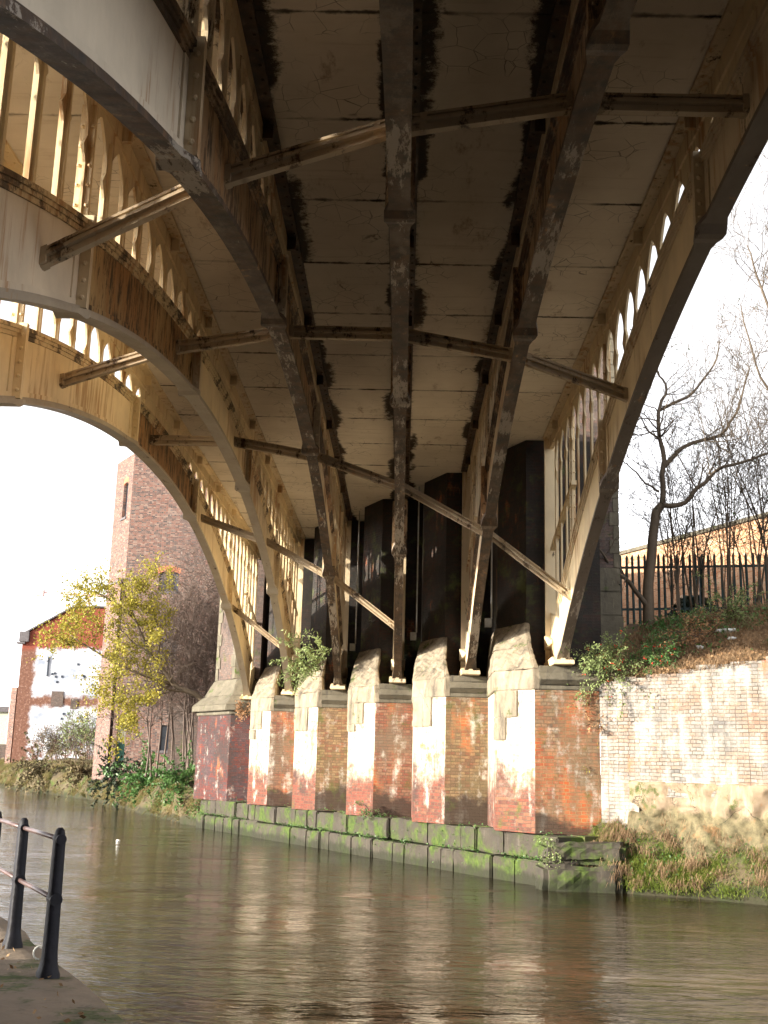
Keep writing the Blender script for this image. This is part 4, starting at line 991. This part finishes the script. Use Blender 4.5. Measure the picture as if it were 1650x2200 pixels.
# pale scrub in front of the gable
for (x, y, h, sd_, lb) in ((-22.5, 84, 3.2, 41, 'pale scrubby bush at the foot of the white gable'), (-19.6, 78, 3.4, 42, 'grey green scrubby bush between the white gable and the tower'), (-25.5, 88, 2.0, 43, 'low russet bush at the left foot of the white gable')):
    r = random.Random(sd_); t = empty('scrub_bush', (x, y, 1.7), lb, 'bush', 'scrub bushes on the far left bank'); tr = MB(); ends = []
    for i in range(12):
        a = r.uniform(-1.8, 1.8); limb(tr, [(x + a * 0.6, y, 1.5), (x + a, y, 1.7 + h * 0.5), (x + a * 1.3, y, 1.7 + h * r.uniform(0.6, 1))], 0.04, 0.012, r, ends, 2, 0.8, n=6, bend=0.4, up=0.08, minr=0.012)
    tr.build('twigs', 'twig', t, uv=False)
    E = [q for e in ends for q in e]; c = np.array([tuple(rng.choice(E)) for _ in range(3500)]) + NR.normal(size=(3500, 3)) * 0.15
    np_mesh('foliage', leaf_verts(c, 0.12), 4, 'mute' if sd_ == 43 else 'leaf_bud', t)

# red berried shrub spilling over the ledge beside the outer rib
def arching_shrub(name, base, n, L, seed, label, leafmat, nleaf, size, dirs, berries=0, droop=0.25, cat='shrub', aspect=0.5):
    r = random.Random(seed); t = empty(name, base, label, cat); tr = MB(); P_ = []
    for i in range(n):
        d = Vector(r.choice(dirs)) + rvec(r) * 0.35; d.normalize(); q = Vector(base) + rvec(r) * 0.12; pts = [q.copy()]; l = L * r.uniform(0.5, 1.1)
        for k in range(9):
            d = (d + Vector((0, 0, -droop * 0.35)) + rvec(r) * 0.13).normalized(); q = q + d * l / 9; pts.append(q.copy())
        tr.tube(pts, [0.010 - 0.0008 * k for k in range(10)], 4); P_ += pts[2:]
    tr.build('stems', 'bark', t, uv=False)
    c = np.array([tuple(r.choice(P_)) for _ in range(nleaf)]) + NR.normal(size=(nleaf, 3)) * 0.045
    np_mesh('leaves', leaf_verts(c, size, 0.2, aspect), 4, leafmat, t)
    if berries:
        b = MB()
        for i in range(berries):
            ctr = r.choice(P_) + rvec(r) * 0.03
            for k in range(4): b.dome(ctr + rvec(r) * 0.02, (0, 0, 1), 0.014, 0.018, 5); 
        b.build('berries', 'berry', t, uv=False)
    return t
arching_shrub('berry_shrub', (4.35, 24.0, 4.05), 60, 1.15, 2, 'glossy green shrub with red berries spilling over the wall beside the outermost right rib', 'leaf_bud', 4200, 0.055,
              [(-0.8, -0.3, 0.5), (-0.5, -0.5, 0.9), (0.3, -0.5, 0.4), (0.9, -0.4, 0.5), (-0.9, -0.4, 0.1), (0, -0.6, 1.0), (0.2, -0.8, -0.3)], berries=34)
arching_shrub('berry_shrub', (5.2, 23.9, 4.3), 26, 0.9, 6, 'low green shrub with red berries on the slope right of the larger berried shrub', 'leaf_green', 2200, 0.055,
              [(-0.6, -0.3, 0.4), (0.6, -0.5, 0.5), (0, -0.6, 0.5)], berries=26)
arching_shrub('buddleia', (-2.35, 31.6, 4.75), 24, 1.25, 9, 'pale green leafy shrub growing on the third buttress from the left', 'leaf_bud', 1500, 0.11,
              [(-0.9, -0.4, 0.5), (-0.5, -0.5, 0.2), (-0.8, -0.3, -0.1), (0.0, -0.4, 0.9)], aspect=0.3)
arching_shrub('wall_fern', (4.02, 23.9, 3.02), 9, 0.3, 12, 'tuft of yellowing leaves sprouting high on the right corner of the nearest buttress', 'dry', 160, 0.05, [(-0.4, -0.8, 0.1), (0, -0.8, 0.4)], cat='plant')
arching_shrub('wall_flower', (4.16, 24.2, 2.12), 7, 0.2, 14, 'small yellow green plant halfway up the corner where wall and buttress meet', 'leaf_yellow', 110, 0.045, [(0, -0.8, 0.6), (-0.3, -0.5, 0.6)], cat='plant')
arching_shrub('dry_tuft', (-5.55, 39.55, 4.05), 20, 0.55, 16, 'rusty brown dead tuft hanging from the cornice of the end pier', 'dry', 700, 0.06, [(0, -0.8, -0.4), (0.3, -0.7, -0.8)], droop=0.6, cat='plant')
arching_shrub('plinth_plant', (3.05, 23.1, 0.25), 14, 0.4, 18, 'blue green leafy plant on the plinth below the nearest buttress', 'leaf_bud', 420, 0.055, [(0, -0.5, 0.8), (-0.4, -0.5, 0.6), (-0.5, -0.7, -0.2)], cat='plant')
arching_shrub('plinth_fern', (-0.75, 30.1, 0.8), 12, 0.35, 19, 'small green plant at the foot of the third buttress from the right', 'leaf_green', 320, 0.055, [(0, -0.5, 0.8), (-0.4, -0.5, 0.6), (0.5, -0.5, 0.4)], cat='plant')
for i, (x, y, z, L, n, mt, lb) in enumerate(((-8.6, 45.2, 1.3, 1.5, 40, 'leaf_green', 'dark green bramble on the bank just left of the end pier'), (-11.2, 50.2, 1.2, 1.8, 40, 'leaf_green', 'bramble mound on the bank below the tower window'),
        (-14.2, 57.0, 1.2, 2.0, 40, 'leaf_dark', 'dark ivy clump beside the grey upright stone slab'), (-19.0, 69.0, 1.2, 2.4, 44, 'mute', 'greyish brown scrub on the bank below the white gable'), (-24.5, 78.0, 1.2, 2.8, 44, 'mute', 'dull brown scrub on the bank at far left'))):
    arching_shrub('bramble', (x, y, z), n, L, 60 + i, lb, mt, 1900, 0.13 + 0.02 * i, [(-0.6, -0.5, 0.6), (0.6, -0.5, 0.6), (0, -0.7, 0.3), (0.1, -0.4, 1.0), (-0.2, -0.8, -0.1)], cat='bush')
arching_shrub('scrub', (6.3, 24.6, 4.9), 30, 1.0, 77, 'tangled straw coloured scrub on the slope above the middle of the brick wall', 'dry', 900, 0.06, [(-0.6, -0.4, 0.6), (0.6, -0.4, 0.6), (0, -0.6, 0.3)])
arching_shrub('scrub', (7.4, 25.6, 5.4), 34, 1.3, 78, 'grey green scrub on the slope at the right edge under the fence', 'leaf_bud', 1500, 0.07, [(-0.6, -0.4, 0.6), (0.6, -0.4, 0.6), (0, -0.6, 0.5)])
# round dark bush behind the fence
r = random.Random(8); t = empty('dark_bush', (7.9, 30.6, 6.0), 'dark rounded evergreen bush behind the palisade fence', 'bush')
c = NR.normal(size=(5200, 3)); c /= np.linalg.norm(c, axis=1)[:, None]; c *= (NR.uniform(0.55, 1.0, 5200) ** 0.5)[:, None]
c = c * np.array([0.85, 0.6, 1.05]) + np.array([7.9, 30.6, 5.75]); np_mesh('foliage', leaf_verts(c, 0.13), 4, 'leaf_dark', t)
b = MB(); b.tube([(7.9, 30.6, 5.0), (7.9, 30.6, 6.3)], [0.08, 0.03], 6); b.build('stem', 'bark', t, uv=False)

# ------------------------------------------------------------------ palisade fence
fc = empty('palisade_fence', (8.5, 29.2, 5.6), 'dark green steel palisade fence on top of the slope', 'fence')
def fy(x): return 29.15 - 0.03 * (x - 5)
x = 5.45; i = 0
while x < 13.6:
    h = 7.50 + 0.035 * (x - 5.4) + rng.uniform(-0.02, 0.02); z0 = 5.65; y = fy(x); lean = rng.uniform(-0.01, 0.01) * 2
    q = MB(); w = 0.034
    q.prism([(x - w, y, z0), (x - w * 0.4, y - 0.02, z0), (x + w * 0.4, y - 0.02, z0), (x + w, y, z0), (x + w, y + 0.006, z0), (x, y - 0.012, z0), (x - w, y + 0.006, z0)],
            [(x - w + lean, y, h), (x - w * 0.4 + lean, y - 0.02, h), (x + w * 0.4 + lean, y - 0.02, h), (x + w + lean, y, h), (x + w + lean, y + 0.006, h), (x + lean, y - 0.012, h), (x - w + lean, y + 0.006, h)])
    q.prism([(x - w + lean, y - 0.015, h), (x + w + lean, y - 0.015, h), (x + w + lean, y, h), (x - w + lean, y, h)], [(x - 0.006 + lean, y - 0.012, h + 0.07), (x + 0.006 + lean, y - 0.012, h + 0.07), (x + 0.006 + lean, y, h + 0.07), (x - 0.006 + lean, y, h + 0.07)])
    q.build('pale', 'fence', fc, uv=False); x += 0.163; i += 1
for dz in (1.45, 0.35):
    q = MB(); q.prism([(5.2, fy(5.2) + 0.01, 5.75 + dz), (5.2, fy(5.2) + 0.05, 5.75 + dz), (5.2, fy(5.2) + 0.05, 5.81 + dz), (5.2, fy(5.2) + 0.01, 5.81 + dz)],
                      [(13.7, fy(13.7) + 0.01, 6.03 + dz), (13.7, fy(13.7) + 0.05, 6.03 + dz), (13.7, fy(13.7) + 0.05, 6.09 + dz), (13.7, fy(13.7) + 0.01, 6.09 + dz)]); q.build('rail', 'fence', fc, uv=False)
for px in (7.72, 10.5, 13.3):
    q = MB(); q.box(px - 0.05, px + 0.05, fy(px) + 0.055, fy(px) + 0.15, 5.4, 7.58); q.build('post', 'fence', fc, uv=False)

# orange brick yard wall behind the fence
yw = empty('yard_wall', (9, 38, 6), 'sunlit orange brick yard wall with a stone coping behind the fence', 'wall')
q = MB(); q.foot([(6.6, 43.7), (15.5, 24.9), (15.8, 25.05), (6.9, 43.85)], 4.0, 9.85); q.build('brickwork', 'brick_back', yw)
q = MB(); q.foot([(6.53, 43.66), (15.43, 24.86), (15.87, 25.09), (6.97, 43.89)], 9.853, 9.98); q.build('coping', 'stone_dark', yw)

# ------------------------------------------------------------------ brick tower
tw = empty('brick_tower', (-10, 66, 1.8), 'tall red brick mill tower with chamfered corner behind the yellow tree', 'building')
TY = 60.0; TH = 18.7
plan = [(-15.15, TY), (-16.7, 62.4), (-16.7, 72), (-5.0, 72), (-5.0, TY)]
# front wall with real openings
def wall_open(mb, P0, P1, z0, z1, ops, th=0.35):
    """vertical wall from P0 to P1 (plan), with rectangular openings (s0,s1,z0,z1); recess of depth th"""
    P0 = Vector((*P0, 0)); P1 = Vector((*P1, 0)); d = (P1 - P0); L = d.length; d.normalize(); nrm = Vector((d.y, -d.x, 0))  # outward
    ss = sorted(set([0, L] + [o[0] for o in ops] + [o[1] for o in ops])); zs = sorted(set([z0, z1] + [o[2] for o in ops] + [o[3] for o in ops]))
    def pt(s, z, o=0.0): p = P0 + d * s - nrm * o; return (p.x, p.y, z)
    for a, b in zip(ss, ss[1:]):
        for c, e in zip(zs, zs[1:]):
            if any(o[0] <= a and b <= o[1] and o[2] <= c and e <= o[3] for o in ops): continue
            mb.poly([pt(a, c), pt(b, c), pt(b, e), pt(a, e)])
    for a, b, c, e in ops:
        mb.poly([pt(a, c), pt(a, e), pt(a, e, th), pt(a, c, th)]); mb.poly([pt(b, c), pt(b, c, th), pt(b, e, th), pt(b, e)])
        mb.poly([pt(a, e), pt(b, e), pt(b, e, th), pt(a, e, th)]); mb.poly([pt(a, c), pt(a, c, th), pt(b, c, th), pt(b, c)])
    return pt, d, nrm
q = MB()
fx = -15.15
front = [(-13.31 - fx, -12.25 - fx, 11.0, 12.05), (-13.2 - fx, -12.1 - fx, 7.5, 8.5), (-12.7 - fx, -11.9 - fx, 2.6, 3.9), (-14.95 - fx, -14.5 - fx, 1.7, 4.1), (-9.2 - fx, -8.4 - fx, 4.5, 5.9)]
pt, d_, n_ = wall_open(q, (fx, TY), (-5.0, TY), 1.0, TH, front)
lw = math.hypot(1.55, 2.4)
side = [(1.45, 2.15, 15.2, 17.2), (1.2, 1.9, 9.7, 11.0)]
pt2, _, _ = wall_open(q, (-16.7, 62.4), (fx, TY), 1.0, TH, side, 0.3)
q.poly([(-16.7, 72, 1), (-16.7, 62.4, 1), (-16.7, 62.4, TH), (-16.7, 72, TH)]); q.poly([(-5, TY, 1), (-5, 72, 1), (-5, 72, TH), (-5, TY, TH)])
q.poly([(x_, y_, TH - 0.3) for x_, y_ in plan])
q.build('brickwork', 'brick_tower', tw)
q = MB(); q.foot([(-15.35, TY - 0.02), (-16.75, 62.45), (-16.75, 66), (-16.6, 66), (-16.6, 62.5), (-15.3, TY + 0.5)], 1.0, 11.5); q.build('thicker_base_wall', 'brick_tower', tw)
q = MB(); q.foot([(-15.40, TY - 0.05), (-16.85, 62.4), (-16.85, 66), (-16.6, 66), (-16.6, 62.5), (-15.2, TY + 0.4)], 11.5, 11.62); q.build('ledge', 'slate', tw)
def window(root, pt, a, b, c, e, mull=(2, 2), mat='glass', arch=True, depth=0.22, recess_arch='brick'):
    fr = MB(); fw_ = 0.05
    def bx(s0, s1, z0, z1, o0, o1):
        fr.prism([pt(s0, z0, o0), pt(s1, z0, o0), pt(s1, z0, o1), pt(s0, z0, o1)], [pt(s0, z1, o0), pt(s1, z1, o0), pt(s1, z1, o1), pt(s0, z1, o1)])
    bx(a, a + fw_, c, e, depth - 0.04, depth + 0.02); bx(b - fw_, b, c, e, depth - 0.04, depth + 0.02)
    bx(a + fw_, b - fw_, c, c + fw_, depth - 0.04, depth + 0.02); bx(a + fw_, b - fw_, e - fw_, e, depth - 0.04, depth + 0.02)
    for i in range(1, mull[0]): s = a + (b - a) * i / mull[0]; bx(s - 0.02, s + 0.02, c + fw_, e - fw_, depth - 0.03, depth + 0.018)
    for i in range(1, mull[1]): z = c + (e - c) * i / mull[1]; bx(a + fw_, b - fw_, z - 0.018, z + 0.018, depth - 0.028, depth + 0.016)
    w = fr.build('window', 'frame', root)
    p = MB(); p.poly([pt(a, c, depth + 0.025), pt(b, c, depth + 0.025), pt(b, e, depth + 0.025), pt(a, e, depth + 0.025)])
    o = p.build('pane', mat, root); o.parent = w; 
    sl = MB(); sl.prism([pt(a - 0.1, c - 0.13, -0.06), pt(b + 0.1, c - 0.13, -0.06), pt(b + 0.1, c - 0.13, 0.2), pt(a - 0.1, c - 0.13, 0.2)], [pt(a - 0.1, c - 0.003, -0.06), pt(b + 0.1, c - 0.003, -0.06), pt(b + 0.1, c - 0.003, 0.2), pt(a - 0.1, c - 0.003, 0.2)])
    sl.build('sill', 'slate', root).parent = w
    if arch:
        ar = MB(); n = 11
        for i in range(n):
            t0, t1 = i / n, (i + 1) / n
            def P(t, hgt): 
                ang = (t - 0.5) * 1.0; s = (a + b) / 2 + math.sin(ang) * (b - a) * 0.56 * (1 + hgt * 0.35) / math.sin(0.5) * 1.0; z = e - 0.10 + (math.cos(ang) - math.cos(0.5)) * 1.2 + hgt
                return s, z
            s0, z0 = P(t0 + 0.006, 0.0); s1, z1 = P(t1 - 0.006, 0.0); s2, z2 = P(t1 - 0.006, 0.30); s3, z3 = P(t0 + 0.006, 0.30)
            ar.prism([pt(s0, z0, -0.012), pt(s1, z1, -0.012), pt(s2, z2, -0.012), pt(s3, z3, -0.012)], [pt(s0, z0, 0.1), pt(s1, z1, 0.1), pt(s2, z2, 0.1), pt(s3, z3, 0.1)])
        ar.build('brick_arch', M['arch_brick'], root).parent = w
    return w
M['arch_brick'] = simple('orange_arch_brick', (0.42, 0.16, 0.09), 0.85, 0.2, 0.4, 5)
def ptw(root, f):
    L = wloc(root); return f
window(tw, pt, *front[0], mull=(3, 2)); window(tw, pt, *front[1], mull=(2, 2), arch=False); window(tw, pt, *front[2], mull=(2, 2), arch=False); window(tw, pt, *front[4], mull=(2, 2), arch=False)
window(tw, pt2, *side[0], mull=(1, 3), mat='white_plastic_and_sky_pane'); window(tw, pt2, *side[1], mull=(1, 2), arch=False)  # white pane stands in for bright sky seen through the upper window
q = MB(); a, b, c, e = front[3]
q.prism([pt(a, c, 0.2), pt(b, c, 0.2), pt(b, c, 0.26), pt(a, c, 0.26)], [pt(a, 2.95, 0.2), pt(b, 2.95, 0.2), pt(b, 2.95, 0.26), pt(a, 2.95, 0.26)]); q.build('door', 'greenpaint', tw)
q = MB(); q.prism([pt(a, 2.96, 0.18), pt(b, 2.96, 0.18), pt(b, 2.96, 0.26), pt(a, 2.96, 0.26)], [pt(a, e, 0.18), pt(b, e, 0.18), pt(b, e, 0.26), pt(a, e, 0.26)]); q.build('fanlight_board', 'palepaint', tw)
# buttress slabs at the foot of the tower
for (x0, x1, y, z1, mt, lb) in ((-12.3, -11.1, 55.6, 1.9, 'stone_dark', 'grey upright stone slab at the waterside below the tower'), (-9.9, -9.0, 50.4, 2.0, 'stone', 'broken leaning pale stone slab on the bank before the end pier')):
    q = MB(); q.prism([(x0, y, -0.3), (x1, y, -0.3), (x1, y + 0.5, -0.3), (x0, y + 0.5, -0.3)], [(x0 + 0.15, y + 0.3, z1 - 0.1), (x1 - 0.05, y + 0.3, z1), (x1 - 0.05, y + 0.7, z1), (x0 + 0.15, y + 0.7, z1 - 0.1)])
    tag(q.build('stone_slab', mt, bevel=0.05), lb, 'stone', 'stone slabs on the left bank')
# dark lower wall right of the tower foot
q = MB(); q.foot([(-10.7, 52.5), (-6.0, 52.5), (-6.0, 53.0), (-10.7, 53.0)], 1.0, 4.7)
tag(q.build('dark_brick_wall', 'brick_pilaster'), 'dark sooty brick wall at the tower foot behind the bare thicket', 'wall')

# ------------------------------------------------------------------ white painted gable
def gablemat():
    t = NT('flaking_whitewash_over_brick', 0.85, 0.2); x, y, z = t.xyz()
    bn = t.noise(0.9, 7, 0.75); red = t.ramp(t.noise(6, 5, 0.7), [(0.3, (0.14, 0.03, 0.02)), (0.7, (0.26, 0.075, 0.045))])
    brn = t.ramp(t.noise(5, 5, 0.8), [(0.3, (0.08, 0.04, 0.03)), (0.55, (0.16, 0.075, 0.05)), (0.7, (0.36, 0.29, 0.25))])
    wh = t.ramp(t.noise(0.7, 5, 0.6), [(0.35, (0.24, 0.27, 0.33)), (0.6, (0.56, 0.57, 0.60))])
    zz = t.ma('ADD', z, t.ma('MULTIPLY', t.ma('SUBTRACT', bn, 0.5), 2.0))
    xx = t.ma('ADD', x, t.ma('MULTIPLY', t.ma('SUBTRACT', bn, 0.5), 1.5))
    f = t.ma('MULTIPLY', t.st(zz, 11.9, 11.5), t.st(xx, -32.9, -32.5))
    band = t.ma('MULTIPLY', t.st(t.ma('ABSOLUTE', t.ma('SUBTRACT', zz, 7.0)), 0.2, 0.7), 1.0)
    f = t.ma('MULTIPLY', f, band)
    fl = t.noise(1.6, 9, 0.8); th = t.st(z, 1.5, 9.0)
    f = t.ma('MULTIPLY', f, t.st(t.ma('ADD', fl, t.ma('MULTIPLY', th, 0.22)), 0.47, 0.56))
    upper = t.st(z, 11.2, 11.8)
    c = t.mix(upper, brn, red); c = t.mix(f, c, wh)
    return t.col(c)
M['gable'] = gablemat()
gb = empty('white_gable_building', (-28, 104, 1.7), 'derelict brick building with flaking white painted gable at the far left', 'building')
q = MB(); g = [(-34.0, 1.0), (-20.0, 1.0), (-20.0, 15.35), (-29.6, 15.35), (-34.0, 12.75)]
holes = []
q.prism([(x_, 100, z_) for x_, z_ in g], [(x_, 112, z_) for x_, z_ in g]); q.build('gable_wall', 'gable', gb)
q = MB(); q.prism([(-34.2, 99.8, 12.72), (-34.2, 112, 12.72), (-29.6, 112, 15.40), (-29.6, 99.8, 15.40)], [(-34.2, 99.8, 12.86), (-34.2, 112, 12.86), (-29.6, 112, 15.56), (-29.6, 99.8, 15.56)])
q.box(-29.6, -19.8, 99.8, 112, 15.41, 15.54); q.build('roof_edge', 'slate', gb)
q = MB(); q.box(-34.45, -33.7, 99.7, 100.3, 12.0, 12.15); q.box(-34.25, -33.4, 99.75, 100.5, 12.2, 13.1); q.build('kneeler', 'slate', gb)
for a_, b_, c_, d__ in ((-30.95, -29.9, 6.6, 7.9), (-29.2, -28.6, 6.4, 7.3)):
    q = MB(); q.box(a_, b_, 99.93, 99.995, c_, d__); q.build('broken_recess', 'brick_pilaster', gb)
q = MB(); q.box(-31.55, -31.45, 99.9, 99.99, 9.2, 10.9); q.box(-31.7, -31.45, 99.9, 99.98, 10.5, 10.56); q.build('downpipe', 'frame', gb)
for i in range(16):
    q = MB(); hx, hz = rng.uniform(-32.3, -27), rng.choice([rng.uniform(2.5, 6), rng.uniform(8, 10.5)]); q.box(hx, hx + 0.18, 99.95, 99.995, hz, hz + 0.2)
    q.build('putlog_hole_shade', 'frame', gb)  # dark block on the wall face, painted as the shade inside a hole
q = MB(); q.foot([(-34.9, 101), (-34.3, 100.6), (-34.3, 104), (-34.9, 104)], 1.0, 8.2); q.build('side_wall', 'brick_tower', gb)
lo = empty('low_shed', (-50, 131, 1.7), 'low pale shed with dark roof edge far left beyond the gable', 'building')
q = MB(); q.box(-60, -44.4, 130, 138, 3.6, 7.2); q.build('wall', 'palepaint', lo)
q = MB(); q.box(-60, -46.2, 129.9, 130.0, 3.4, 5.6); q.build('red_panel', 'arch_brick', lo)
q = MB(); q.box(-60.5, -44.0, 129.6, 139, 7.203, 7.8); q.build('roof', 'slate', lo)
q = MB(); q.box(-60, -42, 122, 122.5, 0.8, 3.5); tag(q.build('low_brick_wall', 'brick_pilaster'), 'low dark brick wall at far left edge beyond the canal bend', 'wall')
pp = MB(); pp.tube([(-43.2, 125, 1.5), (-43.2, 125, 10.6)], 0.07, 6); pp.tube([(-43.2, 125, 10.6), (-42.7, 125, 11.0)], 0.05, 6); tag(pp.build('lamp_post', 'crane', uv=False), 'thin lamp post standing before the low shed at far left', 'lamp post')
cr = empty('tower_crane', (-71, 250, 0), 'faint distant tower crane with long jib left of the tower', 'crane')
q = MB(); q.box(-71.3, -70.6, 249.7, 250.3, 0, 38.2); q.build('mast', 'crane', cr, uv=False)
q = MB(); q.prism([(-82.8, 249.8, 38.6), (-60, 249.8, 37.9), (-60, 250.2, 37.9), (-82.8, 250.2, 38.6)], [(-82.8, 249.8, 38.95), (-60, 249.8, 38.25), (-60, 250.2, 38.25), (-82.8, 250.2, 38.95)]); q.box(-83.0, -81.2, 249.5, 250.5, 37.9, 39.4); q.build('jib', 'crane', cr, uv=False)

pp_ = []
for i in range(420):
    t = rng.uniform(0.2, 30); o = rng.uniform(-2.4, -0.1) if i % 2 else -0.1 - abs(rng.gauss(0, 0.25))
    pp_.append((-1.0 - 0.487 * t + o * 0.873, 6.35 + 0.873 * t + o * 0.487, 0.37))
tag(np_mesh('path_leaves', leaf_verts(np.array(pp_), 0.05), 4, 'litter_leaf'), 'scattered dead leaves and grit on the towpath', 'leaves', kind='stuff')
# ------------------------------------------------------------------ railing on the towpath
rl_ = empty('towpath_railing', (-2.56, 9.1, 0.35), 'black iron post and rail railing along the towpath edge', 'railing')
posts = [(-2.648, 9.08), (-3.375, 10.43), (-4.08, 11.76), (-4.81, 13.1), (-5.54, 14.43), (-6.27, 15.77)]
ang = math.atan2(0.873, -0.487)
for (x, y) in posts:
    z0 = 0.35; h = 1.09; q = MB(); n = 12
    def ring(w, z, sq): 
        out = []
        for k in range(n):
            t = 2 * math.pi * k / n; e = 0.45 if sq else 1.0
            cx_, sy_ = math.copysign(abs(math.cos(t)) ** e, math.cos(t)) * w, math.copysign(abs(math.sin(t)) ** e, math.sin(t)) * w * 0.8
            out.append((x + cx_ * math.cos(ang) - sy_ * math.sin(ang), y + cx_ * math.sin(ang) + sy_ * math.cos(ang), z0 + z))
        return out
    prof = [(0.100, -0.05, 1), (0.100, 0.025, 1), (0.085, 0.055, 1), (0.072, 0.11, 1), (0.066, 0.17, 1), (0.060, 0.5, 1), (0.054, h - 0.10, 1), (0.053, h - 0.055, 0), (0.044, h - 0.02, 0), (0.022, h, 0)]
    b0 = len(q.v)
    for w, z, sq in prof: q.v += ring(w, z, sq)
    for i in range(len(prof) - 1):
        for k in range(n): k2 = (k + 1) % n; q.f.append((b0 + i * n + k, b0 + i * n + k2, b0 + (i + 1) * n + k2, b0 + (i + 1) * n + k))
    q.f.append(tuple(b0 + (len(prof) - 1) * n + k for k in range(n)))
    o = q.build('post', 'black_iron', rl_, smooth=True, uv=False)
    ux, uy = math.cos(ang), math.sin(ang)
    for z, rr_ in ((h - 0.085, 0.040), (0.56, 0.048)):
        q = MB(); q.tube([(x - ux * 0.072, y - uy * 0.072, z0 + z), (x + ux * 0.072, y + uy * 0.072, z0 + z)], rr_, 14)
        q.build('rail_boss', 'black_iron', rl_, smooth=False, uv=False).parent = o
for z in (1.09 - 0.085, 0.56):
    for (xa, ya), (xb, yb) in zip(posts, posts[1:]):
        q = MB(); q.tube([(xa, ya, 0.35 + z), (xb, yb, 0.35 + z)], 0.019, 10); q.build('rail', 'rail_iron', rl_, smooth=True, uv=False)
# parent fix for the bosses (same offset as their post's parent)
# mooring ring and litter
q = MB(); cpt = Vector((-2.95, 9.84, 0.40)); pts = []
for k in range(13):
    t = math.pi * 1.7 * k / 12 - 0.6; pts.append(cpt + Vector((math.cos(t) * 0.055, 0.02 * math.sin(t), math.sin(t) * 0.05)))
q.tube(pts, 0.007, 8); tag(q.build('mooring_ring', 'rope', smooth=True, uv=False), 'small pale mooring ring on the towpath between two railing posts', 'ring')
def crumple(name, c, s, seed, label, cat, group=None, sx=1.0):
    bm = bmesh.new(); bmesh.ops.create_icosphere(bm, subdivisions=3, radius=s)
    for v in bm.verts:
        k = 1 + 0.55 * mnoise.fractal(v.co * (2.2 / s) + Vector((seed, seed, 0)), 1.0, 2.0, 3); v.co = Vector((v.co.x * sx * k, v.co.y * k, v.co.z * 0.55 * k))
    me = bpy.data.meshes.new(name); bm.to_mesh(me); bm.free(); me.materials.append(M['white_plastic_and_sky_pane']); me.shade_smooth()
    o = bpy.data.objects.new(name, me); COL.objects.link(o); o.location = c; tag(o, label, cat, group); return o
crumple('floating_litter', (-8.05, 33.4, WZ + 0.012), 0.055, 1, 'small white scrap of litter floating on the canal', 'litter')
for i, (s, o, sz, lb, sx) in enumerate(((2.0, 2.3, 0.10, 'torn pale plastic bag lying on the slope below the fence', 2.4), (1.7, 1.35, 0.07, 'crumpled white litter low on the slope above the brick wall', 1.0), (2.35, 1.5, 0.06, 'small crumpled wrapper on the slope right of the other litter', 1.3), (4.0, 1.9, 0.11, 'white plastic litter on the slope at the right edge', 1.5))):
    x, y, _ = rwp(s, o, 0); crumple('slope_litter', (x, y, slope_h(s, o) + 0.07), sz, i * 3.3, lb, 'litter', 'scraps of litter on the slope', sx)
